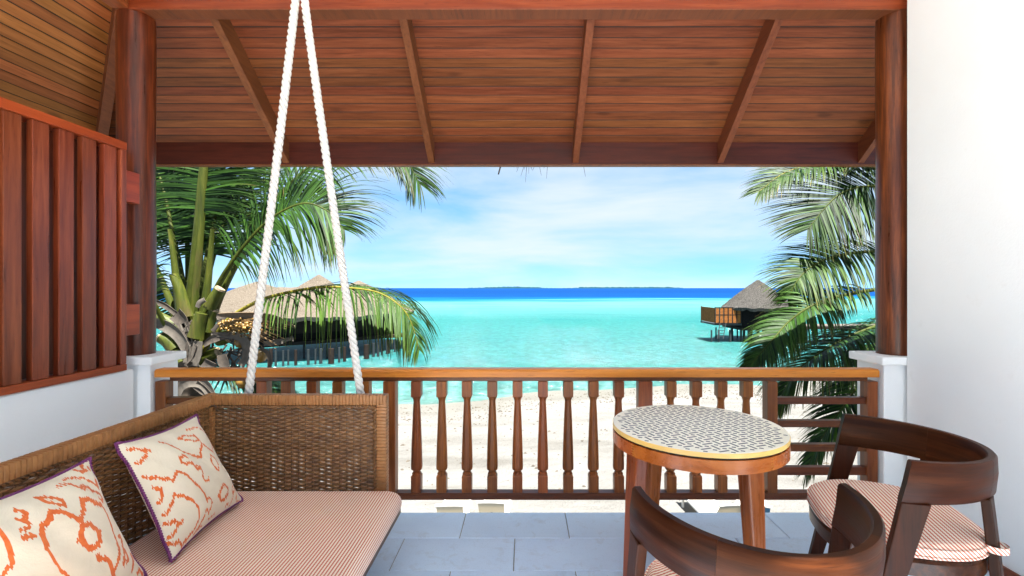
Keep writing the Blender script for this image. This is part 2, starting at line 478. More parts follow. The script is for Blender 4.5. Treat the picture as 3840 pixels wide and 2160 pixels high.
def sand():
    m = NT('white_coral_sand')
    v = m.coords((1, 1, 1))
    a = m.noise(v, .35, 5, .6); b = m.noise(v, 3.0, 5, .65); f = m.noise(v, 38, 4, .7); w = m.noise(m.coords((.25, 1.1, 1)), .8, 4, .6)
    c = m.ramp(a, [(.3, (.135, .132, .124)), (.7, (.172, .170, .162))])
    c = m.mix(c, (.085, .080, .070), m.rng(w, .50, .68, 0, .6))
    c = m.mix(c, (.03, .026, .02), m.rng(f, .62, .68, 0, .8))
    sp = m.n('SeparateXYZ'); tc = m.n('TexCoord'); m.l(tc.outputs['Object'], sp.inputs[0])
    wet = m.rng(sp.outputs[2], -3.12, -3.02, .55, 0, True)
    c = m.mix(c, (.10, .098, .08), wet)
    m.set('Base Color', c); m.set('Roughness', .9); m.set('Specular IOR Level', .2)
    m.bump(m.math('ADD', m.math('MULTIPLY', b, 1.0), m.math('MULTIPLY', f, .3)), .8, .22)
    return m.m
M['sand'] = sand()

def sea():
    m = NT('lagoon_water')
    tc = m.n('TexCoord'); sp = m.n('SeparateXYZ'); m.l(tc.outputs['Object'], sp.inputs[0])
    warp = m.noise(m.coords((.004, .012, 1)), 1.0, 4, .6)
    # depth of the lagoon: distance offshore, skewed along the beach
    y = m.math('ADD', sp.outputs[1], m.math('MULTIPLY', sp.outputs[0], -.24))
    d = m.math('MULTIPLY', m.math('MULTIPLY', y, m.rng(warp, .3, .7, .80, 1.20)), m.rng(m.noise(m.coords((.012, .05, 1)), 1.0, 4, .65), .3, .7, .88, 1.12))
    lg = m.math('LOGARITHM', m.math('MAXIMUM', d, 1.0), 10.0)
    lgn = m.rng(lg, 1.2, 3.2, 0, 1)
    c = m.ramp(lgn, [(.0, (.11, .132, .115)), (.06, (.048, .122, .110)), (.14, (.020, .100, .096)), (.28, (.016, .102, .102)), (.38, (.038, .130, .134)),
                     (.49, (.055, .155, .158)), (.525, (.004, .085, .135)), (.57, (.0, .030, .125)), (.75, (.0, .022, .11)), (1.0, (.0, .024, .115))])
    pat = m.noise(m.coords((.06, .16, 1)), 1.0, 5, .62)
    c = m.mix(c, (.002, .062, .078), m.rng(pat, .50, .75, 0, .35))
    rp = m.noise(m.coords((1.6, 1.1, 1)), 1.0, 3, .6, .6)  # wave shading and caustics painted as lighter and darker water colour
    near = m.rng(lgn, .05, .42, 1.0, 0.0)
    hv = m.n('HueSaturation'); m.l(c, hv.inputs['Color'])
    m.l(m.math('ADD', 1.0, m.math('MULTIPLY', m.rng(rp, .3, .7, -.42, .38), near)), hv.inputs['Value'])
    c = hv.outputs['Color']
    m.set('Base Color', c); m.set('Roughness', 1.0); m.set('Specular IOR Level', 0.0)
    r1 = m.noise(m.coords((1.3, 3.4, 1)), 1.0, 5, .66, .5)
    bn = m.bump(r1, .9, .34)
    gl = m.n('BsdfGlossy'); gl.inputs['Roughness'].default_value = .08; m.l(bn, gl.inputs['Normal'])
    mx = m.n('MixShader'); mx.inputs[0].default_value = .085
    m.l(m.b.outputs[0], mx.inputs[1]); m.l(gl.outputs[0], mx.inputs[2]); m.l(mx.outputs[0], m.out.inputs['Surface'])
    return m.m
M['sea'] = sea()

# ------------------------------------------------------------------ setting: sea, beach, island
WATER = -3.14
def shore(x): return 20.0 + .24 * x + .5 * math.sin(x * .35) + .25 * math.sin(x * .9 + 1)
mb = MB()
xs = [-20000, -3000, -400, -120, -60, -30, 0, 30, 60, 120, 400, 3000, 20000]
ys = [8, 14, 20, 30, 50, 90, 180, 400, 1200, 4000, 26000]
for y in ys:
    for x in xs: mb.v.append((x, y, WATER))
n = len(xs)
for j in range(len(ys) - 1):
    for i in range(n - 1): mb.f.append((j * n + i, j * n + i + 1, (j + 1) * n + i + 1, (j + 1) * n + i))
tag(mb.build('sea', M['sea']), kind='structure')
rnd = random.Random(3)
mb = MB()
def sand_z(x, y):
    d = shore(x) - y
    z = WATER + (.036 * d if d > 0 else .05 * d)
    if d > 11: z = WATER + .396 + .004 * min(d - 11, 40)
    return max(z, WATER - 2.5) + .02 * math.sin(x * 1.7 + y * .6) * math.sin(y * 1.3) * (1 if d > .6 else 0)
gx = [-160, -90, -50] + [-36 + i * .9 for i in range(85)] + [50, 90, 160]
gy = [-90, -50, -25, -10, -3, 2, 5] + [6.5 + i * .55 for i in range(52)] + [45, 60]
for y in gy:
    for x in gx: mb.v.append((x, y, sand_z(x, y) + rnd.uniform(-.008, .008)))
n = len(gx)
for j in range(len(gy) - 1):
    for i in range(n - 1): mb.f.append((j * n + i, j * n + i + 1, (j + 1) * n + i + 1, (j + 1) * n + i))
tag(mb.build('beach', M['sand'], smooth=180), kind='structure')
# dark bits washed up on the sand
mb = MB(); rnd = random.Random(8)
for i in range(2600):
    x = rnd.uniform(-9, 17)
    if rnd.random() < .62: y = shore(x) - abs(rnd.gauss(1.6, .9)) - .5
    else: y = rnd.uniform(9, shore(x) - 1)
    s = rnd.uniform(.008, .034) * (1.6 if rnd.random() < .1 else 1)
    z = sand_z(x, y); a = rnd.uniform(0, 6.28)
    c, q = math.cos(a) * s, math.sin(a) * s
    mb.add([(x + c * 1.8, y + q * 1.8, z), (x - q, y + c, z), (x - c * 1.8, y - q * 1.8, z), (x + q, y - c, z), (x, y, z + s)], [(0, 1, 4), (1, 2, 4), (2, 3, 4), (3, 0, 4)])
tag(mb.build('beach_debris', M['debris']), 'dark weed scraps and coral bits strewn over the sand', 'debris', kind='stuff')
# island on the horizon
mb = MB(); rnd = random.Random(5)
ID = 5200.0
top, N = [], 150
for i in range(N + 1):
    px = lerp(1712, 2588, i / N); t = i / N
    h = 2.6 + 5.4 * max(0, math.sin(math.pi * min(1, t * 3.1 - .25))) * (.08 < t < .40) + rnd.uniform(0, 3.0) + 3.6 * (.52 < t < .97)
    if .36 < t < .5: h *= .55
    top.append((px, h * 2.0 * min(1, t * 14, (1 - t) * 10 + .1)))
for k, (dy, hk) in enumerate(((0, 0), (0, 1), (160, 1.05), (160, 0))):
    for px, h in top:
        p = P(px, 1080, ID + dy); mb.v.append((p.x, p.y, WATER - .5 + h * hk))
for k in range(3):
    for i in range(N): mb.f.append((k * (N + 1) + i, k * (N + 1) + i + 1, (k + 1) * (N + 1) + i + 1, (k + 1) * (N + 1) + i))
tag(mb.build('island', M['island']), kind='structure')

# ------------------------------------------------------------------ balcony: floor, walls, pedestals
FZ = 2.88
tag(MB().box((-2.6, -7.0, -.22), (2.6, .298, -.004)).build('bounce_floor', M['bounce_pale']), kind='structure')  # unseen pale floor behind the camera, added to bounce sunlight indoors
fl = MB().box((-2.44, .30, -.22), (2.42, FZ - .002, -.006)).build('floor', M['grout']); tag(fl, kind='structure')
def tile_mesh(x0, x1, y0, y1):
    e, c = .0022, .003
    x0 += e; x1 -= e; y0 += e; y1 -= e
    mb = MB()
    rs = [[(x0, y0, -.008), (x1, y0, -.008), (x1, y1, -.008), (x0, y1, -.008)], [(x0, y0, -c), (x1, y0, -c), (x1, y1, -c), (x0, y1, -c)],
          [(x0 + c, y0 + c, 0), (x1 - c, y0 + c, 0), (x1 - c, y1 - c, 0), (x0 + c, y1 - c, 0)]]
    mb.rings(rs)
    return mb
row = 0; y1 = FZ
while y1 > .3:
    y0 = y1 - .2975
    x = (-.359 if row % 2 == 0 else -.657) - .6 * 4
    while x < 2.235:
        a, b = max(x, -2.295), min(x + .6, 2.235)
        if b - a > .03: tile_mesh(a, b, y0, y1).build('tile', M['tile'], fl)
        x += .6
    y1 = y0; row += 1
tag(MB().box((-2.42, -1.1, -3.4), (2.4, FZ - .06, -.224)).build('building_base', M['plaster'], bevel=.01), kind='structure')

wr = MB().box((2.24, -.15, -.004), (2.44, 2.79, 3.32)).build('white_wall', M['plaster'], bevel=.008)
tag(wr, 'tall white plastered side wall behind the armchair', 'wall')
sk = MB().box((2.228, -.1, .0005), (2.2395, 2.70, .06)).build('skirting', M['beam_y'], wr); tag(sk, 'red-brown wooden skirting')
wl_ = MB().box((-2.44, -.5, -.004), (-2.30, 2.79, .886)).build('low_wall', M['plaster'], bevel=.008)
tag(wl_, 'low white plastered wall under the slatted wooden screen', 'wall')
def pedestal(x0, x1, label, side):
    r = empty('pedestal', ((x0 + x1) / 2, 2.94, 0))
    MB().box((x0 + .03, 2.82, 0), (x1 - .03, 3.05, .9045)).build('shaft', M['plaster'], r, bevel=.006)
    MB().box((x0, 2.792, .904), (x1, 3.085, .953)).build('cap', M['plaster'], r, bevel=.007)
    tag(r, label, 'pedestal', 'white pedestals at the rail ends')
pedestal(-2.50, -2.20, 'white pedestal beside the slatted screen carrying a dark column', -1)
pedestal(2.10, 2.40, 'white pedestal against the tall white wall carrying a dark column', 1)
def column(x, label):
    mb = MB(); rnd = random.Random(int(x * 10))
    prof = [(.098 + .0015 * math.sin(z * 5) , z) for z in [.9535 + i * .15 for i in range(14)]] + [(.098, 3.031)]
    r = mb.lathe(prof, 40, (0, 0, 0)).build('wooden_column', M['column'], None, smooth=60, bevel=0)
    r.location = (x, 2.935, 0)
    tag(r, label, 'column', 'round wooden columns')
column(-2.405, 'round dark red wooden column beside the slatted screen')
column(2.285, 'round dark red wooden column next to the tall white wall')

# ------------------------------------------------------------------ porch roof
roof = empty('porch_roof', (0, 2.9, 3.03))
tag(roof, 'hipped porch roof with brown plank soffit, rafters and beams', 'roof')
SL = .735; ZO, ZE = 4.06, 2.60
def zf(Y): return ZE + SL * (ZO - Y)
def hipX(Y): return -2.43 - 1.05 * (Y - 2.9)
def hipY(X): return 2.9 + (-2.43 - X) / 1.05
def zl(X): return zf(hipY(X))
th = math.atan(SL); pw = .0735
b1 = MB().box((-2.44, 2.842, 3.032), (2.42, 2.942, 3.235)).build('front_beam', M['beam_x'], roof, bevel=.006)
MB().box((-2.30, 2.8405, 3.0245), (2.24, 2.9435, 3.0318)).build('beam_lining', M['rafter'], roof, bevel=.002)
MB().box((-2.47, -.15, 3.032), (-2.37, 2.838, 3.235)).build('side_beam', M['beam_y'], roof, bevel=.006)
MB().box((-3.70, ZO, 2.418), (4.2, ZO + .045, 2.615)).build('eave_beam', M['beam_dark'], roof, bevel=.003)
MB().box((-3.69, ZO - .004, 2.408), (4.2, ZO + .055, 2.4178)).build('eave_trim', M['rafter'], roof)
MB().box((-3.70, -.5, 2.418), (-3.655, ZO - .002, 2.615)).build('eave_beam', M['beam_dark'], roof, bevel=.003)
rnd = random.Random(11)
def plank(a0, a1, b0, b1, t, axis):
    """board with its face a0-a1 (lower edge) b0-b1 (upper edge), thickness up"""
    mb = MB(); up = Vector((0, 0, t)); g = .0054
    a0, a1, b0, b1 = [Vector(q) for q in (a0, a1, b0, b1)]
    d = (b0 - a0).normalized() * g
    a0 = a0 + d; a1 = a1 + d; b0 = b0 - d; b1 = b1 - d
    c = .0013; cu = Vector((0, 0, c)); dd = d.normalized() * c
    vs = [a0 + dd, a1 + dd, b1 - dd, b0 - dd, a0 + cu, a1 + cu, b1 + cu, b0 + cu, a0 + up, a1 + up, b1 + up, b0 + up]
    fs = [(0, 1, 2, 3), (0, 4, 5, 1), (1, 5, 6, 2), (2, 6, 7, 3), (3, 7, 4, 0), (4, 8, 9, 5), (5, 9, 10, 6), (6, 10, 11, 7), (7, 11, 8, 4), (11, 10, 9, 8)]
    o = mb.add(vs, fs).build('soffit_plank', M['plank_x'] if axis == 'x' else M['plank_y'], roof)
    return o
dY = pw * math.cos(th)
for k in range(20):
    Y0 = ZO - .002 - k * dY; Y1 = Y0 - dY
    j = rnd.uniform(-.0012, .0012)
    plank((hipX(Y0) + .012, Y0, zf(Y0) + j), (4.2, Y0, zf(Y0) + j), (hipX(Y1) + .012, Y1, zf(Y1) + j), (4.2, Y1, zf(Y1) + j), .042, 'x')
dX = dY * 1.05
for k in range(22):
    X0 = -3.645 + k * dX; X1 = X0 + dX
    j = rnd.uniform(-.0012, .0012)
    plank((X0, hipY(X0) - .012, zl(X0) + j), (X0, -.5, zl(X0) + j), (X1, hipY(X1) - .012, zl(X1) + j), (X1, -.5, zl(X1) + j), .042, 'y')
for x in (-2.046, -.803, .43, 1.668, 2.87):
    mb = MB(); w = .026; dz = .172
    Ya, Yb = 2.946, ZO - .001
    vs = []
    for Y in (Ya, Yb):
        for xx in (x - w, x + w):
            vs += [(xx, Y, zf(Y) - dz), (xx, Y, zf(Y) - .001)]
    mb.add(vs, [(0, 2, 3, 1), (4, 5, 7, 6), (0, 4, 6, 2), (1, 3, 7, 5), (0, 1, 5, 4), (2, 6, 7, 3)])
    mb.build('rafter', M['rafter'], roof, bevel=.002)
mb = MB(); w = .032; dz = .175; vs = []
for Y in (3.02, ZO - .02):
    c = Vector((hipX(Y), Y, 0)); s = Vector((1, 1.05, 0)).normalized() * w
    for q in (c - s, c + s): vs += [(q.x, q.y, zf(Y) - dz), (q.x, q.y, zf(Y) - .004)]
mb.add(vs, [(0, 2, 3, 1), (4, 5, 7, 6), (0, 4, 6, 2), (1, 3, 7, 5), (0, 1, 5, 4), (2, 6, 7, 3)])
mb.build('hip_rafter', M['rafter'], roof, bevel=.002)
mb = MB(); u_ = .0028  # black sheet visible in the plank gaps, standing in for the joint shade
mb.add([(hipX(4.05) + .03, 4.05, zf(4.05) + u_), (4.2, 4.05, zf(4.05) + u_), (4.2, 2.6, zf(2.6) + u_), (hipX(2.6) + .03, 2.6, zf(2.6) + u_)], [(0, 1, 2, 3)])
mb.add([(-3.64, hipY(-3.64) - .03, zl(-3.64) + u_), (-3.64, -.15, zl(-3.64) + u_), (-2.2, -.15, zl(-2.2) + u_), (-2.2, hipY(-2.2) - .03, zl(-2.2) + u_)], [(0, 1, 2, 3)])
mb.build('joint_shade', M['black'], roof)
# thatch covering over the boards
mb = MB(); A, Bt = .05, .27
def sl_(X0, Y0, X1, Y1, z): return
Yo, Yi = 4.19, 2.5
mb.add([(hipX(Yo) - .02, Yo, zf(Yo) + A), (4.2, Yo, zf(Yo) + A), (4.2, Yi, zf(Yi) + A), (hipX(Yi), Yi, zf(Yi) + A),
        (hipX(Yo) - .02, Yo, zf(Yo) + Bt), (4.2, Yo, zf(Yo) + Bt), (4.2, Yi, zf(Yi) + Bt), (hipX(Yi), Yi, zf(Yi) + Bt)],
       [(0, 3, 2, 1), (4, 5, 6, 7), (0, 1, 5, 4), (1, 2, 6, 5), (2, 3, 7, 6), (3, 0, 4, 7)])
Xo = hipX(Yo) - .02; Xi = hipX(Yi)
mb.add([(Xo, Yo, zf(Yo) + A), (Xo, -.5, zf(Yo) + A), (Xi, -.5, zf(Yi) + A), (Xi, Yi, zf(Yi) + A),
        (Xo, Yo, zf(Yo) + Bt), (Xo, -.5, zf(Yo) + Bt), (Xi, -.5, zf(Yi) + Bt), (Xi, Yi, zf(Yi) + Bt)],
       [(0, 1, 2, 3), (4, 7, 6, 5), (0, 4, 5, 1), (1, 5, 6, 2), (2, 6, 7, 3), (3, 7, 4, 0)])
mb.build('thatch', M['thatch_grey'], roof)
mb = MB(); rnd = random.Random(2)
for px, L in ((1733, .03), (1882, .115), (1926, .05), (1948, .06), (1951, .09), (1970, .13), (1974, .07), (1984, .10), (1990, .07), (1996, .06), (1976, .18), (2004, .05), (2012, .08), (2020, .12), (2042, .06), (2054, .15), (2060, .05), (2092, .05), (2186, .13), (640, .09), (655, .11), (700, .08), (1000, .05), (2390, .05)):
    p = P(px, 600, 4.17); z0 = 2.47
    a = rnd.gauss(-.12, .22); b = rnd.uniform(-.1, .2)
    mb.bar((p.x - a * .1, 4.17, z0 + .1), (p.x + a * L, 4.17 + b * L, z0 - L), (1, 0, 0), .006 if px != 1882 else .014, .003, .002 if px != 1882 else .012, .002)
tag(mb.build('thatch_strand', M['husk_pale'], roof), 'loose straws hanging from the thatch edge', kind='stuff')
# unseen flat ceiling over the balcony, back edge cut short to let bounce light in
tag(MB().box((-2.36, .33, 3.236), (2.44, 2.9, 3.30)).build('ceiling', M['plaster']), kind='structure')

# ------------------------------------------------------------------ slatted screen
scr = empty('privacy_screen', (-2.35, 2.0, .887))
tag(scr, 'red-brown slatted wooden privacy screen standing on the low white wall', 'screen')
XS = -2.30
MB().box((XS - .11, .2, 2.150), (XS + .012, 2.728, 2.195)).build('top_rail', M['screen_rail'], scr, bevel=.003)
MB().box((XS - .11, .2, .888), (XS + .012, 2.728, .925)).build('bottom_rail', M['screen_rail'], scr, bevel=.003)
MB().box((XS - .05, 2.69, .926), (XS + .010, 2.727, 2.149)).build('stile', M['slat'], scr, bevel=.003)
y = 2.5905
k = 0
while y > .3:
    MB().box((XS - .03, y, .926), (XS + .002, y + .0785, 2.149)).build('slat', M['slat'], scr, bevel=.003)
    MB().box((XS - .105, y + .072, .926), (XS - .085, y + (.136 if k == 0 else .190), 2.149)).build('back_slat', M['slat'], scr, bevel=.002)
    y -= .1255; k += 1
for z0, z1 in ((1.86, 2.04), (1.085, 1.265)):
    MB().box((XS - .055, 2.729, z0), (XS + .002, 2.83, z1)).build('bracket', M['screen_rail'], scr, bevel=.003)

# ------------------------------------------------------------------ balustrade
bal = empty('balustrade', (-.045, 2.875, .0))
tag(bal, 'brown wooden balustrade with orange handrail and turned balusters', 'balustrade')
mb = MB()
prof = [(2.832, .826), (2.832, .862), (2.842, .8735), (2.912, .8735), (2.922, .862), (2.922, .826)]
mb.rings([[(-2.215, y, z) for y, z in prof], [(2.115, y, z) for y, z in prof]]).build('handrail', M['handrail'], bal, bevel=.003)
MB().box((-2.14, 2.848, .087), (2.06, 2.906, .129)).build('bottom_rail', M['crossbar'], bal, bevel=.003)
MB().box((-2.14, 2.855, .800), (2.06, 2.900, .8255)).build('top_rail', M['crossbar'], bal, bevel=.002)
def bal_mesh():
    mb = MB(); h = .0295
    def sq(w, z): return [(-w, -w, z), (w, -w, z), (w, w, z), (-w, w, z)]
    mb.rings([sq(h, .704), sq(h, .799)])
    mb.rings([sq(h - .004, .1295), sq(h - .004, .1295), sq(h, .131), sq(h, .226), sq(h - .006, .236)])
    o8 = lambda r, z: [(r * math.cos(math.pi / 8 + j * math.pi / 4), r * math.sin(math.pi / 8 + j * math.pi / 4), z) for j in range(8)]
    pr = [(.026, .232), (.030, .238), (.027, .2445), (.021, .249), (.022, .255), (.0345, .266), (.0355, .285), (.0325, .40), (.0285, .50), (.0245, .60), (.0205, .672), (.0215, .684), (.030, .7045)]
    mb.rings([o8(r, z) for r, z in pr])
    return mb.mesh('baluster')
bm = bal_mesh(); yb = 2.877
k = F / 2.877
bx = [1563 + 94.5 * i for i in range(9)] + [2514, 2609, 2703, 2798] + [1080, 1175, 1271, 1371]
for px in bx:
    o = obj('baluster', bm, M['baluster'], bal, loc=((px - CX) / k + .045, yb - 2.875, 0), bevel=.0025, seg=1)
for px, w in ((1465, .074), (2416, .084), (991, .06), (2887, .06), (616, .062), (3258, .062)):
    x = (px - CX) / k; zt = .7995 if abs(x) < 2.0 else .7995
    MB().box((x - w / 2, yb - .034, .1295), (x + w / 2, yb + .034, zt)).build('post', M['baluster'], bal, bevel=.003)
for xa, xb in (((640 - CX) / k, (972 - CX) / k), ((2907 - CX) / k, (3236 - CX) / k)):
    for z1, z0 in ((.70, .66), (.561, .521), (.418, .375), (.28, .232)):
        MB().box((xa - .012, 2.858, z0), (xb + .01, 2.898, z1)).build('crossbar', M['crossbar'], bal, bevel=.002)

# ------------------------------------------------------------------ ropes
def rope(pts, label, seed):
    path = catmull(pts, 260)
    mb = MB(); n = len(path)
    L = [0]
    for i in range(1, n): L.append(L[-1] + (path[i] - path[i - 1]).length)
    total = L[-1]; N = int(total / .0052)
    import bisect
    def at(s):
        i = min(max(bisect.bisect(L, s) - 1, 0), n - 2); u = (s - L[i]) / max(L[i + 1] - L[i], 1e-9)
        return path[i].lerp(path[i + 1], u), (path[i + 1] - path[i]).normalized()
    r, rs = .0104, .0106
    for st in range(3):
        q = []
        for i in range(N + 1):
            s = total * i / N; p, t = at(s)
            a = Vector((0, 1, 0)).cross(t).normalized(); b = t.cross(a)
            ph = -2 * math.pi * s / .098 + st * 2 * math.pi / 3
            q.append(p + a * math.cos(ph) * r + b * math.sin(ph) * r)
        mb.tube(q, rs, 7)
    o = mb.build('swing_rope', M['rope'], None, smooth=180)
    tag(o, label, 'rope', 'ropes of the swing sofa')
ZR = 2.435
apex = P(1123, -150, ZR)
rope([P(915, 1620, ZR), P(932, 1483, ZR), P(1108, 0, ZR), apex + Vector((0, 0, .21))], 'thick white twisted rope, nearer the slatted screen of the two', 1)
rope([P(1372, 1620, ZR), P(1352, 1475, ZR), P(1142, 0, ZR), apex + Vector((.026, -.02, .21))], 'thick white twisted rope, farther from the slatted screen of the two', 2)

# ------------------------------------------------------------------ swing sofa
sofa = empty('swing_sofa', (-1.1, 1.5, .21))
tag(sofa, 'brown wicker swing sofa with striped pink seat hanging from white ropes', 'sofa')
SXL, SXR, SY, SYN, STOP, SSEAT = -1.575, -.688, 2.375, .42, .830, .372
def wrapped(path, w, h, pitch=.0165):
    """rattan wrapped rail: rounded square section with one ridge for each turn"""
    mb = MB(); path = [Vector(p) for p in path]
    rings = []
    def sec(c, a, b, s):
        q = []
        for j in range(12):
            an = 2 * math.pi * (j + .5) / 12
            x, y = math.cos(an), math.sin(an); m_ = max(abs(x), abs(y)); e = .72
            x, y = lerp(x, x / m_, e), lerp(y, y / m_, e)
            q.append(c + a * x * w / 2 * s + b * y * h / 2 * s)
        return q
    rn = random.Random(7)
    for i in range(len(path) - 1):
        p0, p1 = path[i], path[i + 1]; t = (p1 - p0).normalized()
        side = Vector((0, 0, 1)).cross(t)
        if side.length < .1: side = Vector((1, 0, 0))
        side.normalize(); up = t.cross(side)
        n = max(2, int((p1 - p0).length / pitch)); rr = []
        for k in range(n):
            f = rn.uniform(.985, 1.01)
            for u, s in ((.03, .86), (.16, 1.0), (.84, 1.0), (.97, .86)):
                rr.append(sec(p0.lerp(p1, (k + u) / n), side, up, s * (f if s == 1 else 1)))
        mb.rings(rr)
    return mb
rw = .052
wrapped([(SXL, SYN, STOP - rw / 2), (SXL, SY + .026, STOP - rw / 2)], rw, rw).build('back_top_rail', M['wrap'], sofa, smooth=40)
wrapped([(SXL + .02, SY, STOP - rw / 2), (SXR - .001, SY, STOP - rw / 2)], .05, rw).build('end_top_rail', M['wrap'], sofa, smooth=40)
wrapped([(SXR - .026, SY, STOP - .045), (SXR - .026, SY, .24)], .052, .05).build('end_post', M['wrap'], sofa, smooth=40)
wrapped([(SXL, SY + .002, STOP - .06), (SXL, SY + .002, .24)], .05, .05).build('corner_post', M['wrap'], sofa, smooth=40)
def weave(o, u, nrm, width, z0, z1, seed):
    o, u, nrm = Vector(o), Vector(u), Vector(nrm); rn = random.Random(seed)
    mb = MB(); sp = .0345; pitch = .0101
    rows = int((z1 - z0) / pitch); seg = int(width / sp * 4)
    up = Vector((0, 0, 1))
    for r in range(rows):
        zc = z0 + (r + .5) * pitch; hh = .0066 * rn.uniform(.86, 1.05); ht = .0042
        wob = rn.uniform(0, 6.28); off = rn.uniform(-.003, .003)
        rs = []
        for i in range(seg + 1):
            s = width * i / seg; ph = math.pi * (s + off) / sp + (r % 2) * math.pi
            n_ = math.sin(ph) * .0044
            p = o + u * s + nrm * n_ + up * (zc - o.z + .0004 * math.sin(s * 23 + wob) + .0011 * math.sin(2 * ph))
            rs.append([p + up * hh, p + nrm * ht + up * hh * .3, p + nrm * ht - up * hh * .5, p - up * hh, p - nrm * ht])
        mb.rings(rs)
    st = MB()
    for i in range(int(width / sp) + 1):
        p = o + u * (i * sp + .005)
        st.tube([Vector((p.x, p.y, z0)), Vector((p.x, p.y, z1))], .0042, 5)
    return mb, st
wv, st = weave((SXL + .02, SY + .004, .25), (1, 0, 0), (0, -1, 0), SXR - .055 - SXL - .02, .25, STOP - rw + .002, 1)
e = wv.build('end_panel', M['weave'], sofa, smooth=50); st.build('stakes', M['stake'], e, world=True, smooth=50)
wv, st = weave((SXL + .004, SYN, .25), (0, 1, 0), (1, 0, 0), SY - SYN - .02, .25, STOP - rw + .002, 2)
e = wv.build('back_panel', M['weave'], sofa, smooth=50); st.build('stakes', M['stake'], e, world=True, smooth=50)
# plaited border round the panels
mb = MB()
for st_ in range(2):
    def plait(a, b):
        a, b = Vector(a), Vector(b); n = int((b - a).length / .005); q = []
        t = (b - a).normalized(); nn = Vector((0, -1, 0)) if abs(t.y) < .5 else Vector((1, 0, 0)); bb = t.cross(nn)
        for i in range(n + 1):
            ph = 2 * math.pi * i * .005 / .04 + st_ * math.pi
            q.append(a.lerp(b, i / n) + nn * (.011 + .004 * math.cos(ph)) + bb * .005 * math.sin(ph))
        mb.tube(q, .0052, 6)
    plait((SXL + .03, SY, STOP - rw - .007), (SXR - .062, SY, STOP - rw - .007))
    plait((SXR - .060, SY, STOP - rw - .007), (SXR - .060, SY, .30))
    plait((SXL, SYN, STOP - rw - .007), (SXL, SY - .03, STOP - rw - .007))
mb.build('plaited_border', M['weave'], sofa, smooth=60)
MB().box((SXL - .02, SYN, .222), (-.625, SY + .02, .272)).build('seat_base', M['stake'], sofa, bevel=.012)
# seat cushion: soft edged slab
def cushion_mesh(outline, z0, z1, crown, rings=7, edge=.6, seed=1):
    """outline: list of (x,y) ccw; pillowy slab"""
    mb = MB(); n = len(outline); c = Vector((sum(p[0] for p in outline) / n, sum(p[1] for p in outline) / n, 0)); rn = random.Random(seed)
    h = (z1 - z0); rs = []
    def ring(s, z): return [(c.x + (x - c.x) * s, c.y + (y - c.y) * s, z) for x, y in outline]
    r = edge * h
    import math as m
    prof = [(-.9, 0)] + [(-(1 - m.sin(a)) , (1 - m.cos(a))) for a in [R(q) for q in (20, 50, 80, 90)]]
    mean = sum((Vector((x, y, 0)) - c).length for x, y in outline) / n
    for i in range(6):
        a = R(90 * i / 5); rs.append(ring(1 - r / mean * (1 - m.sin(a)), z0 + r * .8 * (1 - m.cos(a)) if False else z0 + r * .7 * (1 - m.cos(a))))
    for i in range(1, 7):
        a = R(90 * i / 6); rs.append(ring(1 - r / mean * (1 - m.cos(a)), z1 - r * .9 + r * .9 * m.sin(a)))
    s0 = 1 - r / mean
    for s in (.9, .75, .55, .35, .15):
        if s < s0: rs.append([(x, y, z + .0035 * math.sin(7 * x + 3) * math.sin(5 * y + 1) + .0025 * math.sin(17 * y + 5 * x)) for x, y, z in ring(s, z1 + crown * (1 - (s / s0) ** 2))])
    mb.rings(rs)
    return mb
def rrect(x0, x1, y0, y1, r, n=7, m_=16):
    q = []
    for cx, cy, a0 in ((x1 - r, y0 + r, -90), (x1 - r, y1 - r, 0), (x0 + r, y1 - r, 90), (x0 + r, y0 + r, 180)):
        for i in range(n): a = R(a0 + 90 * i / (n - 1)); q.append((cx + r * math.cos(a), cy + r * math.sin(a)))
    # add points along the straight sides
    out = []
    for i in range(len(q)):
        a, b = Vector(q[i]), Vector(q[(i + 1) % len(q)]); out.append(tuple(a))
        L = (b - a).length
        if L > .12:
            for k in range(1, m_): out.append(tuple(a.lerp(b, k / m_)))
    return out
cm = cushion_mesh(rrect(SXL + .032, -.598, SYN + .02, SY - .016, .07), .272, SSEAT, .012, edge=.62)
cs = cm.build('seat_cushion', M['sofa_fabric'], sofa, smooth=180)

# ------------------------------------------------------------------ throw pillows
def homography(src, dst):
    A = []
    for (x, y), (u, v) in zip(src, dst):
        A.append([x, y, 1, 0, 0, 0, -u * x, -u * y]); A.append([0, 0, 0, x, y, 1, -v * x, -v * y])
    h = np.linalg.solve(np.array(A, float), np.array([c for d in dst for c in d], float))
    return np.append(h, 1).reshape(3, 3)
def motif_mask(lines, H, n, seed):
    rn = np.random.RandomState(seed)
    g = (np.arange(n) + 0.0) / (n - 1)
    U, V = np.meshgrid(g, g)                      # V rows
    jag1 = rn.uniform(-.014, .014, 400); jag2 = rn.uniform(-.010, .010, 400)
    col = np.clip((U * 150).astype(int), 0, 399)
    best = np.full(U.shape, 9.0)
    for w, pts in lines:
        q = np.array([[x, y, 1.0] for x, y in pts]) @ H.T
        q = q[:, :2] / q[:, 2:]
        for a, b in zip(q[:-1], q[1:]):
            d = b - a; L2 = max(d @ d, 1e-9)
            vv = V + jag1[col]
            t = np.clip(((U - a[0]) * d[0] + (vv - a[1]) * d[1]) / L2, 0, 1)
            dist = np.hypot(U - a[0] - t * d[0], (vv - a[1] - t * d[1]) * .8)
            best = np.minimum(best, dist / (w * .88 * (1 + jag2[col] * 18)))
    return np.clip(1.5 - best, 0, 1)
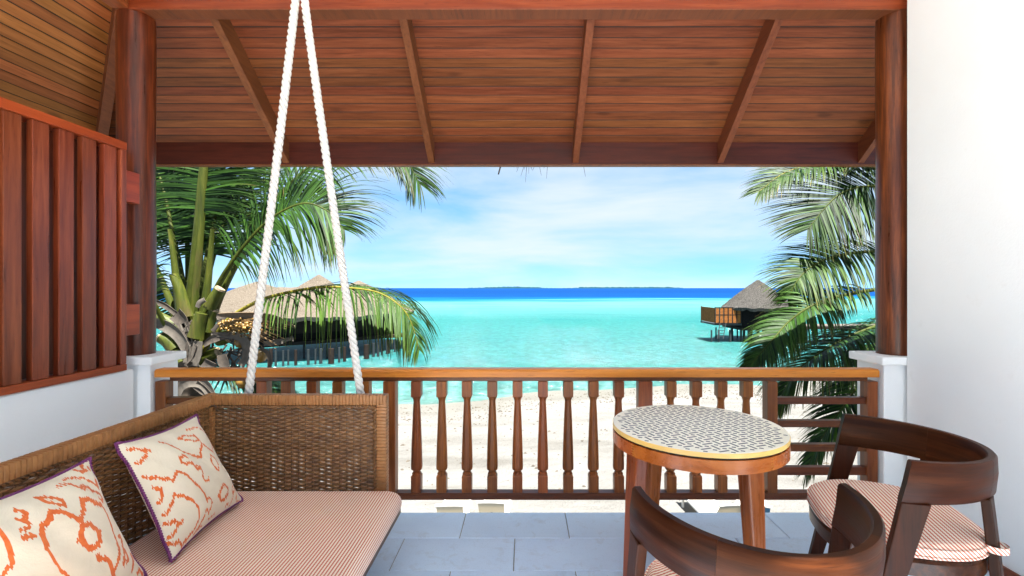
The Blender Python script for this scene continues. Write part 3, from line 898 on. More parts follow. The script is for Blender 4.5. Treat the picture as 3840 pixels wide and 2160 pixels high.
def pillow(corners, thick, lines, quad, label, seed):
    """corners: TL, TR, BR, BL in the world; print drawn as lines on its front"""
    TL, TR, BR, BL = [Vector(c) for c in corners]
    base = (BL + BR) / 2
    root = empty('throw_pillow', base)
    N = 230
    H = homography(quad, [(0, 0), (1, 0), (1, 1), (0, 1)])
    mask = motif_mask(lines, H, N, seed)
    nrm = (TR - TL).cross(BL - TL).normalized()
    if nrm.x < 0: nrm = -nrm
    rn = np.random.RandomState(seed + 5)
    ph = rn.uniform(0, 6.28, 8)
    def surf(u, v, sgn):
        a, b = abs(2 * u - 1), abs(2 * v - 1)
        pin = .045
        uu = u + (0.5 - u) * 2 * pin * (1 - b * b) ; vv = v + (0.5 - v) * 2 * pin * (1 - a * a)
        p = (TL * (1 - uu) + TR * uu) * (1 - vv) + (BL * (1 - uu) + BR * uu) * vv
        h = max(0.0, (1 - a ** 2.6) * (1 - b ** 2.6)) ** .62
        wr_ = .004 * math.sin(9 * u + 5 * v + ph[0]) * math.sin(7 * v - 4 * u + ph[1]) + .0022 * math.sin(23 * u - 13 * v + ph[2])
        cr = (a * b) ** 3 * .006 * math.sin(26 * (u - v) + ph[3])
        return p + nrm * sgn * (thick * h + (wr_ * min(1, h * 2) + cr if sgn > 0 else 0))
    mb = MB()
    for j in range(N):
        for i in range(N):
            mb.v.append(tuple(surf(i / (N - 1), j / (N - 1), 1))); m_ = float(mask[j, i]); mb.att.append((m_, m_, m_, 1))
    for j in range(N - 1):
        for i in range(N - 1): mb.f.append((j * N + i, (j + 1) * N + i, (j + 1) * N + i + 1, j * N + i + 1))
    mb.build('front_cover', M['pillow'], root, smooth=180)
    mb = MB(); K = 90
    m2 = mask[::-1, :]
    for j in range(K):
        for i in range(K):
            mb.v.append(tuple(surf(i / (K - 1), j / (K - 1), -1))); q = float(m2[int(j / (K - 1) * (N - 1)), int(i / (K - 1) * (N - 1))]); mb.att.append((q, q, q, 1))
    for j in range(K - 1):
        for i in range(K - 1): mb.f.append((j * K + i, j * K + i + 1, (j + 1) * K + i + 1, (j + 1) * K + i))
    mb.build('back_cover', M['pillow'], root, smooth=180)
    bd = [surf(t, 0, 1) for t in np.linspace(0, 1, 40)] + [surf(1, t, 1) for t in np.linspace(0, 1, 40)[1:]] + [surf(t, 1, 1) for t in np.linspace(1, 0, 40)[1:]] + [surf(0, t, 1) for t in np.linspace(1, 0, 40)[1:-1]]
    cl = bd + bd[:3]
    # twisted cord: two strands
    path = []
    for i in range(len(cl) - 1):
        for k in range(5): path.append(cl[i].lerp(cl[i + 1], k / 5))
    mb = MB(); acc = 0
    Ls = [0]
    for i in range(1, len(path)): Ls.append(Ls[-1] + (path[i] - path[i - 1]).length)
    for st_ in range(2):
        q = []
        for i, p in enumerate(path):
            t = (path[min(i + 1, len(path) - 1)] - path[max(i - 1, 0)]).normalized()
            b = t.cross(nrm).normalized(); an = 2 * math.pi * Ls[i] / .02 + st_ * math.pi
            q.append(p + (nrm * math.cos(an) + b * math.sin(an)) * .0032)
        mb.tube(q, .0034, 6)
    mb.build('piping', M['piping'], root, smooth=180)
    tag(root, label, 'pillow', 'ikat throw pillows on the swing sofa')
w1, w2 = .0125, .0085
L1 = [(w1, [(145, 425), (215, 425), (265, 450), (240, 520), (195, 555)]), (w1, [(265, 430), (285, 440)]),
      (w2, [(370, 355), (430, 375), (490, 430), (540, 470), (610, 490)]), (w1, [(610, 490), (715, 515), (700, 450), (725, 380), (830, 435), (875, 445)]),
      (w2, [(875, 445), (880, 360), (840, 280), (770, 230), (700, 222), (640, 238)]), (w2, [(530, 320), (590, 298), (680, 300), (700, 345), (660, 358), (600, 345), (530, 320)]), (w1, [(680, 300), (712, 352)]),
      (w1, [(555, 525), (525, 505), (490, 525), (500, 570), (545, 585), (600, 575), (630, 610), (665, 635), (690, 605)]), (w2, [(640, 600), (690, 598), (712, 650), (715, 700), (740, 735), (775, 735), (775, 700)]),
      (w2, [(810, 480), (860, 510), (890, 565), (890, 630), (840, 580), (815, 545), (810, 480)]), (w2, [(905, 320), (930, 340), (935, 390), (960, 430), (980, 465), (950, 455), (965, 500), (1005, 540), (1015, 585), (990, 585)]),
      (w1, [(245, 675), (330, 700), (430, 735), (455, 655), (540, 680), (600, 735)]), (w1, [(600, 735), (680, 800), (740, 870), (770, 935)]), (w2, [(770, 935), (790, 895), (840, 930), (825, 1040), (785, 1010), (775, 1120), (735, 1210)]),
      (w1, [(305, 770), (360, 800), (370, 860), (355, 910)]), (w1, [(405, 1015), (440, 970), (460, 860), (540, 880), (620, 925)]), (w2, [(620, 925), (690, 990), (730, 1080), (715, 1160), (680, 1210)]), (w1, [(680, 1210), (635, 1285), (570, 1255), (500, 1265), (480, 1250)]),
      (w1, [(425, 1095), (480, 1080), (530, 1105), (520, 1160), (480, 1215)]), (w1, [(530, 1105), (560, 1095)]),
      (w1, [(960, 755), (920, 800), (910, 860), (950, 910), (990, 895), (1015, 840), (1015, 790), (960, 755)]), (w1, [(905, 880), (930, 890)]),
      (.006, [(1005, 440), (1045, 520), (1065, 630), (1080, 720), (1070, 780), (1090, 820), (1105, 760), (1100, 900), (1090, 940)]), (.006, [(1095, 650), (1120, 760), (1155, 860), (1200, 865)]), (w2, [(1040, 940), (1060, 920)]), (.006, [(860, 1090), (930, 1020)]), (.006, [(760, 1170), (810, 1130)]), (w1, [(850, 160), (865, 190)])]
ZB = SSEAT + .022
pillow([(-1.470, 1.700, .800), (-1.470, 2.115, .792), (-1.288, 2.155, ZB), (-1.252, 1.675, ZB)], .072, L1,
       [(80, 380), (800, 100), (1225, 850), (540, 1400)], 'cream ikat pillow with orange print in full view nearer the sofa corner', 4)
L2 = [(w2, [(650, 365), (780, 345), (900, 360), (1000, 405), (1110, 470)]), (w2, [(530, 470), (600, 435), (690, 430), (760, 490), (830, 530), (880, 500)]), (w1, [(815, 480), (870, 470), (930, 490), (960, 545), (1040, 540), (1110, 560), (1135, 610), (1100, 655), (1050, 630)]), (w1, [(270, 605), (430, 610), (530, 650), (540, 740), (420, 705), (340, 680), (300, 620)]),
      (.019, [(690, 945), (600, 895), (480, 830), (340, 830), (330, 920), (260, 990), (225, 1060), (220, 1180), (230, 1300)]), (w2, [(230, 1300), (270, 1370), (330, 1460), (420, 1560), (560, 1650)]),
      (.018, [(690, 945), (750, 830), (775, 750), (760, 660), (870, 665), (940, 700), (1050, 710)]), (w2, [(1050, 710), (1140, 800), (1200, 920), (1235, 1080)]), (.013, [(1235, 1080), (1240, 1250), (1215, 1420), (1150, 1540)]),
      (.02, [(700, 1010), (820, 985), (890, 1030), (945, 1065), (955, 1150), (930, 1230), (850, 1275), (780, 1250), (700, 1170), (690, 1100), (710, 1020)]), (w1, [(945, 1060), (975, 1040)]), (w1, [(660, 1210), (700, 1180)]),
      (w1, [(1310, 1060), (1340, 1030), (1355, 1090), (1330, 1180), (1330, 1250), (1370, 1270), (1360, 1220)]), (w1, [(1330, 1250), (1310, 1330), (1305, 1420)]), (w1, [(1370, 1290), (1385, 1360), (1350, 1380)]),
      (w1, [(1540, 1250), (1480, 1210), (1490, 1320), (1465, 1440)]), (w1, [(1570, 1440), (1590, 1380), (1650, 1430)]), (.017, [(940, 1350), (950, 1400), (1050, 1380), (1110, 1440), (1180, 1560)]), (w1, [(850, 245), (920, 275), (990, 260)]), (w1, [(960, 165), (950, 230)]), (w1, [(1030, 210), (1045, 240)]), (w1, [(1080, 370), (1110, 470)]),
      (w1, [(-20, 770), (60, 790), (95, 840), (60, 890), (-20, 910), (70, 940), (95, 980), (40, 1050), (-30, 1080)]), (.02, [(-10, 1180), (50, 1160), (100, 1140)]), (.013, [(-300, 1000), (-400, 1200), (-420, 1500), (-300, 1700), (-150, 1500), (-200, 1250), (-300, 1000)])]
pillow([(-1.470, 1.125, .790), (-1.470, 1.598, .784), (-1.272, 1.590, ZB), (-1.262, 1.115, ZB)], .076, L2,
       [(-1087, 985), (1060, 110), (1690, 1440), (-152, 2853)], 'cream ikat pillow with orange print cut off by the photo edge', 9)

# ------------------------------------------------------------------ round side table
TX, TY, TR_, TZ = .773, 2.145, .372, .740
tb = empty('side_table', (TX, TY, 0))
tag(tb, 'round wooden side table with cream top inlaid with dark dashes', 'table')
def disc(prof, n=96):
    return MB().lathe(prof, n, (TX, TY, 0))
r = TR_
disc([(r - .01, TZ - .019), (r, TZ - .018), (r, TZ - .002), (r - .002, TZ)]).build('edge_band', M['edge_band'], tb, smooth=40)
tp = disc([(r - .02, TZ - .006), (r - .0025, TZ - .002), (r - .0025, TZ + .0012)]).build('tabletop', M['cream_top'], tb, smooth=40)
disc([(r - .006, TZ - .0245), (r - .005, TZ - .0188)]).build('shadow_gap', M['black'], tb, smooth=40)
# apron of curved segments meeting in finger joints
def ring_seg(a0, a1, r0, r1, z0, z1, n=26, cx=TX, cy=TY):
    mb = MB(); rs = []
    for i in range(n + 1):
        a = lerp(a0, a1, i / n); c, s = math.cos(a), math.sin(a)
        rs.append([(cx + r0 * c, cy + r0 * s, z0), (cx + r1 * c, cy + r1 * s, z0 + .003), (cx + r1 * c, cy + r1 * s, z1 - .002), (cx + r0 * c, cy + r0 * s, z1)])
    return mb.rings(rs)
for k in range(4):
    a0 = R(-62 + 90 * k); o = ring_seg(a0 + .0012, a0 + math.pi / 2 - .0012, r - .035, r - .0005, TZ - .082, TZ - .0248).build('apron', M['apron'], tb, smooth=40)
for k in range(4):
    mb = MB(); a0 = R(-62 + 90 * k)
    for j in range(5):
        z = TZ - .077 + j * .0105; s = .022
        ring = ring_seg(a0 - s, a0 + s, r - .012, r + .0004, z, z + .0052, 4)
        mb.add(ring.v, ring.f)
    mb.build('finger_joint', M['edge_band'], tb)
for k in range(4):
    a = R(-70 + 90 * k); d = Vector((math.cos(a), math.sin(a), 0)); t_ = Vector((-d.y, d.x, 0))
    top = Vector((TX, TY, TZ - .083)) + d * (r - .062); bot = Vector((TX, TY, .0005)) + d * (r - .018)
    mb = MB().bar(bot, top, t_, .046, .044, .082, .062)
    mb.build('leg', M['table'], tb, bevel=.008)
mb = MB(); p = .0455; rot = R(20); z = TZ + .0018
def dash(cx, cy, a, L, W):
    c, s = math.cos(a), math.sin(a); q = []
    for u, v in ((-L, -W), (L, -W), (L, W), (-L, W)):
        q.append((cx + u * c - v * s, cy + u * s + v * c))
    if all(math.hypot(x, y) < r - .004 for x, y in q):
        mb.add([(TX + x, TY + y, z) for x, y in q] + [(TX + x, TY + y, z - .0007) for x, y in q], [(0, 1, 2, 3), (0, 4, 5, 1), (1, 5, 6, 2), (2, 6, 7, 3), (3, 7, 4, 0)])
for i in range(-14, 15):
    for j in range(-14, 15):
        x, y = i * p, j * p
        X, Y = x * math.cos(rot) - y * math.sin(rot), x * math.sin(rot) + y * math.cos(rot)
        dash(X, Y, rot + (0 if (i + j) % 2 == 0 else math.pi / 2), .0232, .0041)
        x, y = (i + .5) * p, (j + .5) * p
        X, Y = x * math.cos(rot) - y * math.sin(rot), x * math.sin(rot) + y * math.cos(rot)
        dash(X, Y, rot - R(45), .0078, .0048)
tag(mb.build('inlay', M['inlay'], tp), 'dark dashes in a basket weave pattern', kind='stuff')

# ------------------------------------------------------------------ armchairs
def make_chair(loc, rz, label):
    ch = empty('armchair', loc, rz)
    tag(ch, label, 'chair', 'curved back wooden armchairs')
    a, b, t, zt, zb, sh = .308, .352, .030, .780, .636, .215
    def band(th0, th1, n):
        mb = MB(); rs = []
        for i in range(n + 1):
            th_ = lerp(th0, th1, i / n); c, s = math.cos(th_), math.sin(th_)
            nx, ny = c / a, -s / b; L = math.hypot(nx, ny); nx /= L; ny /= L
            k = sh * abs(c) ** 2
            dip = .012 * s
            q = []
            for dn, z in ((-t / 2, zb + .006), (-t / 2 + .005, zb), (t / 2 - .005, zb), (t / 2, zb + .006), (t / 2 + .004, (zt + zb) / 2), (t / 2, zt - dip - .007), (t / 2 - .006, zt - dip), (-t / 2 + .006, zt - dip), (-t / 2, zt - dip - .007), (-t / 2 + .003, (zt + zb) / 2)):
                q.append((a * c + nx * dn, -b * s + ny * dn + (zt - z) * k, z))
            rs.append(q)
            mb.att += [(th_ * .34, (x_[2]), j_ * .003, 1) for j_, x_ in enumerate(q)]
        return mb.rings(rs)
    band(R(0), R(52), 14).build('armrest', M['chair_band'], ch, world=False, smooth=45)
    band(R(52.05), R(127.95), 22).build('backrest', M['chair_band'], ch, world=False, smooth=45)
    band(R(128), R(180), 14).build('armrest', M['chair_band'], ch, world=False, smooth=45)
    for sgn in (-1, 1):
        # front leg: its front edge carries on the slope of the arm's end
        zf_ = zb + .004; f0 = (zt - zf_) * sh; f1 = zt * sh * .98
        x0, x1 = a * sgn, (a + .006) * sgn
        mb = MB(); vs = []
        for (z, f, d, x, w) in ((zf_, f0, .086, x0, .030), (.0, f1, .044, x1, .034)):
            vs += [(x - w / 2, f - d, z), (x + w / 2, f - d, z), (x + w / 2, f - .0005, z), (x - w / 2, f - .0005, z)]
        mb.add(vs, [(0, 1, 2, 3), (7, 6, 5, 4), (4, 5, 1, 0), (5, 6, 2, 1), (6, 7, 3, 2), (7, 4, 0, 3)]).build('leg', M['chair_z'], ch, world=False, bevel=.004)
        thb = R(52); bx_, by_ = a * math.cos(thb) * sgn, -b * math.sin(thb)
        MB().bar((bx_ * 1.06, by_ * 1.20, 0), (bx_ * .98, by_ * .99, zb + .004), (bx_, by_, 0), .036, .034, .028, .062).build('leg', M['chair_z'], ch, world=False, bevel=.004)
    # seat frame and cushion
    def outline(s, n=64):
        q = []
        for i in range(n):
            an = 2 * math.pi * i / n; c, s_ = math.cos(an), math.sin(an)
            x = .284 * math.copysign(abs(c) ** .72, c); y = (.225 if s_ > 0 else .295) * math.copysign(abs(s_) ** .78, s_)
            if s_ > 0: x *= 1 - .16 * s_
            q.append((x * s, (y - .02) * s))
        return q
    q0, q1, q2, q3 = outline(.955), outline(1.0), outline(1.0), outline(.965)
    MB().rings([[(x, y, .372) for x, y in q0], [(x, y, .378) for x, y in q1], [(x, y, .424) for x, y in q2], [(x, y, .431) for x, y in q3]]).build('seat', M['chair_x'], ch, world=False, smooth=40)
    cu = cushion_mesh(outline(1.01, 72), .4315, .496, .024, edge=.5).build('seat_cushion', M['chair_fabric'], ch, world=False, smooth=180)
    for z in (.4485, .4755):
        qo = [Vector((x * 1.004, y * 1.004, z)) for x, y in outline(1.01, 72)]
        MB().tube(qo + qo[:2], .0042, 6).build('welt', M['chair_fabric'], cu, world=False, smooth=180)
    for sgn in (-1, 1):
        cx_, cy_ = a * math.cos(R(52)) * sgn * 1.02, -b * math.sin(R(52)) * 1.06
        pts = [Vector((cx_ + .036 * math.cos(v) , cy_ + .036 * math.sin(v), .472)) for v in np.linspace(0, 2 * math.pi, 15)]
        mb = MB(); rs = [[p_ + Vector((0, 0, -.011)), p_ + Vector((0, 0, .011)), p_ * 1.0 + Vector((.003, 0, .011)), p_ + Vector((.003, 0, -.011))] for p_ in pts]
        mb.rings(rs).build('strap', M['chair_fabric'], cu, world=False)
    MB().bar((-a + .02, .03, .33), (a - .02, .03, .33), (0, 1, 0), .04, .03).build('stretcher', M['chair_x'], ch, world=False, bevel=.003)
    return ch
make_chair((1.384, 1.896, 0), R(73.5), 'dark wooden armchair in front of the tall white wall')
make_chair((.636, 1.400, 0), R(2.0), 'dark wooden armchair nearest the camera, seen from behind')

# ------------------------------------------------------------------ palms
def frond(tree, rp, leaf, start=.3, n=58, seed=1, droop=.16, width=.030, face=(0, 0, 1), r0=.032, mat='leaf', rmat='rachis', fwd=(28, 62), lift=.15, bare=None, spread=1.0, tipk=.62):
    rn = random.Random(seed)
    NS = 60; pts = catmull(rp, NS)
    mb = MB(); fc = Vector(face)
    tone0 = rn.uniform(-.12, .12)
    def leaflet(p, T, S, N, sgn, t):
        u = (t - start) / (1 - start)
        Lf = leaf * (min(1, .55 + u * 2.4) if u < .2 else 1.0) * (1 - tipk * max(0, (u - .35) / .65) ** 1.6) * rn.uniform(.86, 1.1)
        an = R(lerp(fwd[0], fwd[1], u ** 1.3) + rn.gauss(0, 3.2))
        d = (S * sgn * math.cos(an) * spread + T * math.sin(an) + N * (lift + rn.gauss(0, .05))).normalized()
        k = 6; seg = Lf / k; q = p.copy()
        w0 = width * rn.uniform(.8, 1.15) * (1 - .35 * u)
        tone = min(1, max(0, .45 + tone0 + rn.gauss(0, .33))); dry = 1.0 if rn.random() < .12 else .12
        base = len(mb.v); dr = droop * rn.uniform(.85, 1.18)
        tw = rn.gauss(0, .2)
        for i in range(k + 1):
            wv_ = T - d * T.dot(d)
            if wv_.length < .15: wv_ = N - d * N.dot(d)
            wv_.normalize(); wv_ = (wv_ + d.cross(wv_) * tw).normalized()
            f = i / k; w = w0 * (.55 + .45 * min(1, f * 4)) * (1 - f ** 2.2) * .5 + .0012
            mb.v.append(tuple(q + wv_ * w)); mb.v.append(tuple(q - wv_ * w))
            c = (f, tone, dry, 1); mb.att += [c, c]
            q = q + d * seg
            d = (d + Vector((0, 0, -1)) * dr * (.5 + f)).normalized()
        for i in range(k):
            b_ = base + i * 2; mb.f.append((b_, b_ + 1, b_ + 3, b_ + 2))
    n = int(n * 2.1); width *= .82
    for i in range(n):
        t = start + (1 - start) * (i + rn.uniform(-.3, .3)) / (n - 1)
        t = min(max(t, start), 1.0); x = t * NS; k = min(int(x), NS - 1)
        p = pts[k].lerp(pts[k + 1], x - k); T = (pts[k + 1] - pts[k]).normalized()
        S = T.cross(fc)
        if S.length < .1: S = T.cross(Vector((0, -1, 0)))
        S.normalize(); N = S.cross(T)
        if N.dot(fc) < 0: N = -N
        for sgn in (-1, 1):
            if rn.random() < .95: leaflet(p, T, S, N, sgn, t)
    o = mb.build('frond', M[mat], tree)
    rad = [max(.0035, r0 * (1 - .93 * min(1, (i / NS) ** .75))) for i in range(NS + 1)]
    MB().tube(pts, rad, 8).build('stalk', M[rmat], o, smooth=180)
    return o
def ribbon(mb, pts, widths, side, thick=.012, curl=.0):
    pts = [Vector(p_) for p_ in pts]; sd_ = Vector(side).normalized(); rs = []
    m_ = len(pts)
    for i, p_ in enumerate(pts):
        t = (pts[min(i + 1, m_ - 1)] - pts[max(i - 1, 0)]).normalized()
        s = (sd_ - t * sd_.dot(t)).normalized(); n_ = t.cross(s); w = widths[i] / 2
        q = [p_ - s * w + n_ * curl * w, p_ - s * w * .5, p_, p_ + s * w * .5, p_ + s * w + n_ * curl * w]
        rs.append(q + [x - n_ * thick for x in reversed(q)])
    mb.rings(rs)
D = 5.5
palm = empty('palm_tree', (P(705, 1080, D).x, D, -2.75))
tag(palm, 'coconut palm with cut leaf stubs and flower bunch beyond the swing sofa', 'palm tree')
rnd = random.Random(21)
mb = MB(); base = Vector((palm.location.x - .25, D + .3, -2.85)); topc = P(712, 1395, D)
tp_ = catmull([base, base.lerp(topc, .5) + Vector((-.08, 0, 0)), topc, topc + Vector((0, 0, .35))], 60)
rad = [(.17 + .012 * (i % 3) - .035 * i / 60) if i < 52 else .15 - .012 * (i - 52) for i in range(61)]
mb.tube(tp_, rad, 16).build('trunk', M['trunk'], palm, smooth=50)
def q3(pts, z=D): return [P(a[0], a[1], a[2] if len(a) > 2 else z) for a in pts]
FR = [
 dict(rp=q3([(705, 1330), (712, 1130), (745, 820), (768, 600, 5.55), (800, 380, 5.7), (860, 150, 6.0)]), leaf=.95, start=.42, n=60, face=(0, -1, .25), droop=.10, r0=.060, lift=.05, fwd=(5, 50), mat='leaf'),
 dict(rp=q3([(690, 1330, 5.6), (668, 1100, 5.7), (650, 900, 5.9), (610, 700, 6.1), (540, 500, 6.3), (440, 380, 6.5)]), leaf=1.0, start=.40, n=60, face=(0, -1, .4), droop=.15, r0=.05, lift=.05, fwd=(0, 55)),
 dict(rp=q3([(710, 1330, 5.7), (760, 1050, 5.9), (795, 870, 6.1), (830, 700, 6.4), (870, 500, 6.8), (960, 300, 7.2)]), leaf=1.05, start=.30, n=64, face=(0, -1, .4), droop=.12, r0=.05, lift=.05, fwd=(0, 50)),
 dict(rp=q3([(690, 1330, 5.9), (690, 1100, 6.2), (640, 860, 6.6), (560, 720, 7.0), (470, 680, 7.4), (360, 720, 7.8)]), leaf=1.1, start=.32, n=60, droop=.16, r0=.05, fwd=(15, 55)),
 dict(rp=q3([(715, 1330), (790, 1130, 5.45), (870, 985, 5.4), (1000, 835, 5.35), (1130, 765, 5.3), (1225, 790, 5.3), (1290, 860, 5.3)]), leaf=1.15, tipk=.8, start=.34, n=74, droop=.20, face=(0, -.75, .65), r0=.045, mat='leaf', fwd=(18, 55)),
 dict(rp=q3([(715, 1320, 5.6), (830, 1060, 5.7), (960, 850, 5.8), (1100, 680, 5.9), (1250, 570, 6.0), (1400, 545, 6.1), (1510, 590, 6.1), (1575, 690, 6.1)]), leaf=1.0, start=.36, n=74, droop=.18, face=(0, -.6, .8), r0=.05, fwd=(18, 60)),
 dict(rp=q3([(740, 1340, 5.4), (850, 1205, 5.3), (957, 1135, 5.25), (1057, 1102, 5.2), (1195, 1078, 5.15), (1305, 1080, 5.1), (1416, 1097, 5.05), (1499, 1147, 5.0), (1543, 1212, 5.0), (1572, 1310, 5.0)]), leaf=.90, start=.27, n=62, droop=.34, tipk=.8, face=(0, -.3, .95), lift=-.1, r0=.030, mat='leaf_yellow', rmat='rachis_yellow', fwd=(20, 60), width=.026),
 dict(rp=q3([(690, 1340), (610, 1200, 5.3), (530, 1050, 5.1), (450, 930, 4.95), (370, 900, 4.8)]), leaf=.8, start=.40, n=44, droop=.24, r0=.042),
 dict(rp=q3([(660, 1350, 5.9), (590, 1180, 6.2), (540, 1100, 6.5), (480, 1090, 6.9), (420, 1150, 7.2)]), leaf=.9, start=.15, n=50, droop=.28, r0=.03, mat='leaf'),
 dict(rp=q3([(740, 1400, 5.5), (840, 1400, 5.6), (950, 1425, 5.7), (1050, 1490, 5.7), (1120, 1600, 5.7)]), leaf=.75, start=.2, n=46, droop=.30, r0=.03, mat='leaf'),
 dict(rp=q3([(700, 1330, 6.0), (705, 1000, 6.4), (690, 800, 6.8), (640, 660, 7.1), (560, 590, 7.4), (450, 600, 7.7)]), leaf=1.2, start=.34, n=60, droop=.12, r0=.045, fwd=(5, 55)),
 dict(rp=q3([(720, 1330, 6.1), (790, 1000, 6.5), (860, 800, 6.8), (960, 660, 7.1), (1080, 590, 7.4), (1230, 600, 7.6)]), leaf=1.15, start=.34, n=62, droop=.14, r0=.045, fwd=(5, 55)),
 dict(rp=q3([(715, 1330, 5.9), (750, 1000, 6.0), (760, 800, 6.1), (730, 640, 6.2), (690, 520, 6.3), (640, 420, 6.4)]), leaf=1.15, start=.42, n=60, face=(0, -1, .3), droop=.13, r0=.04, lift=.05, fwd=(-8, 45)),
 dict(rp=q3([(725, 1330, 5.8), (850, 1050, 5.9), (960, 890, 6.0), (1080, 760, 6.1), (1170, 715, 6.2), (1240, 750, 6.3)]), tipk=.8, leaf=.9, start=.30, n=60, droop=.2, r0=.04, fwd=(10, 55)),
]
for i, k in enumerate(FR):
    k.setdefault('width', .030); k['n'] = int(k['n'] * (1.25 if k.get('face') in (None, (0, -1, .25), (0, -1, .4), (0, -1, .3)) else .8))
    frond(palm, seed=40 + i, **k)
# thick green leaf bases, cut stubs, dry sheaths
def stub(pts, w0, w1, dep, cut=True, z=D, mat='petiole'):
    p_ = catmull(q3(pts, z), 8); m_ = len(p_); mb = MB(); rs = []
    for i, c in enumerate(p_):
        t = (p_[min(i + 1, m_ - 1)] - p_[max(i - 1, 0)]).normalized(); s = t.cross(Vector((0, -1, 0)))
        s.normalize(); n_ = s.cross(t)
        if n_.y > 0: n_ = -n_
        w = lerp(w0, w1, (i / (m_ - 1)) ** .7) / 2
        rs.append([c + s * w * math.cos(v) + n_ * (dep * (math.sin(v) if math.sin(v) > 0 else .25 * math.sin(v))) for v in np.linspace(0, 2 * math.pi, 13)[:-1]])
    o = mb.rings(rs).build('leaf_stub', M[mat], palm, smooth=50)
    if cut:
        e_ = rs[-1]; c = sum((Vector(x) for x in e_), Vector()) / 12; t = (p_[-1] - p_[-2]).normalized()
        MB().rings([[c + (x - c) * 1.01 for x in e_], [c + (x - c) * .9 + t * .022 for x in e_], [c + (x - c) * .3 + t * .012 for x in e_]]).build('cut_end', M['cut'], o)
s_ = 600 / 2070
def c3(x, y): return (560 + x * s_, 1080 + y * s_)
for pts, w0, w1, cut in (
    ([c3(600, 640), c3(640, 480), c3(690, 320)], .19, .13, False), ([c3(760, 560), c3(800, 400), c3(850, 290)], .15, .11, True),
    ([c3(470, 380), c3(430, 180), c3(400, 20), (655, 1030)], .20, .09, False), ([c3(780, 260), c3(850, 130), c3(920, 20)], .15, .12, True),
    ([c3(340, 800), c3(250, 690), c3(170, 640)], .17, .14, True), ([c3(400, 560), c3(200, 430), c3(40, 340)], .2, .13, False),
    ([c3(640, 920), c3(740, 890), c3(900, 830)], .16, .12, True), ([c3(900, 700), c3(960, 690), c3(1030, 660)], .09, .08, True),
    ([c3(960, 590), c3(1010, 580), c3(1075, 560)], .07, .06, True), ([c3(420, 960), c3(380, 880), c3(360, 800)], .14, .12, False)):
    stub(pts, w0, w1, .075, cut, D - .12 + rnd.uniform(-.06, .1))
# the upright leaf bases
for pts, w0, w1 in (([(705, 1345), (712, 1200), (738, 960), (760, 690), (768, 600)], .21, .085), ([(690, 1330), (672, 1150), (655, 980), (640, 860)], .17, .03), ([(745, 1290), (770, 1150), (790, 980), (800, 860)], .17, .03),
                    ([(760, 1290), (820, 1130), (880, 1010), (930, 930)], .13, .03), ([(680, 1250), (640, 1130), (600, 1030), (560, 950)], .12, .03)):
    stub(pts, w0, w1, .05, False, D + .02)
def sheath(pts, ws, mat, side=(1, 0, 0), z=D - .2, curl=.25):
    p_ = catmull(q3(pts, z), 12); ww = [lerp(ws[min(int(i / 12 * (len(ws) - 1)), len(ws) - 2)], ws[min(int(i / 12 * (len(ws) - 1)) + 1, len(ws) - 1)], (i / 12 * (len(ws) - 1)) % 1) for i in range(13)]
    mb = MB(); ribbon(mb, p_, ww, side, .008, curl); mb.build('dry_sheath', M[mat], palm, smooth=60)
for pts, ws, mt, sd_ in (
    ([c3(60, 440), c3(230, 500), c3(380, 620), c3(480, 800), c3(500, 960)], [.10, .13, .12, .10, .06], 'husk_pale', (0, 0, 1)),
    ([c3(340, 330), c3(420, 420), c3(500, 600), c3(560, 760)], [.16, .15, .08, .03], 'husk', (1, 0, 0)),
    ([c3(430, 460), c3(490, 600), c3(560, 740)], [.06, .07, .03], 'husk_pale', (1, 0, 0)),
    ([c3(640, 690), c3(620, 850), c3(600, 1010)], [.10, .12, .05], 'husk_pale', (1, 0, 0)),
    ([c3(560, 720), c3(510, 880), c3(450, 1000)], [.12, .11, .03], 'husk', (1, 0, 0)),
    ([c3(700, 740), c3(850, 650), c3(1050, 630)], [.05, .09, .04], 'husk', (0, 0, 1)),
    ([c3(800, 590), c3(1000, 610), c3(1180, 640), c3(1270, 760), c3(1250, 900), c3(1180, 1010)], [.03, .06, .09, .11, .09, .06], 'husk_pale', (1, 0, .3)),
    ([c3(870, 360), c3(1000, 380), c3(900, 470), c3(820, 560)], [.05, .06, .06, .04], 'husk', (0, 0, 1)),
    ([c3(620, 250), c3(650, 190), c3(720, 150)], [.05, .06, .05], 'husk_pale', (1, 0, 0)),
    ([c3(940, 860), c3(960, 950), c3(1000, 1060)], [.10, .12, .09], 'husk', (1, 0, 0)),
    ([c3(1440, 770), c3(1540, 850), c3(1560, 960), c3(1550, 1060)], [.03, .05, .05, .04], 'husk', (1, 0, 0)),
    ([c3(60, 170), c3(200, 230), c3(340, 330)], [.05, .06, .05], 'husk', (0, 0, 1)),
    ([c3(90, 640), c3(150, 660), c3(220, 740)], [.06, .07, .05], 'husk', (0, 0, 1)),
    ([c3(700, 960), c3(760, 1000), c3(860, 1040)], [.1, .12, .1], 'husk', (0, 0, 1)),
    ([c3(380, 1400), c3(420, 1280), c3(530, 1210), c3(700, 1230), c3(810, 1390), c3(850, 1500)], [.05, .09, .12, .13, .10, .05], 'husk_pale', (0, 0, 1)),
    ([c3(600, 1240), c3(700, 1320), c3(800, 1400)], [.10, .10, .06], 'husk', (0, 0, 1)),
    ([c3(1480, 720), c3(1650, 700), c3(1860, 650)], [.05, .07, .03], 'husk_pale', (0, 0, 1))):
    sheath(pts, ws, mt, sd_)
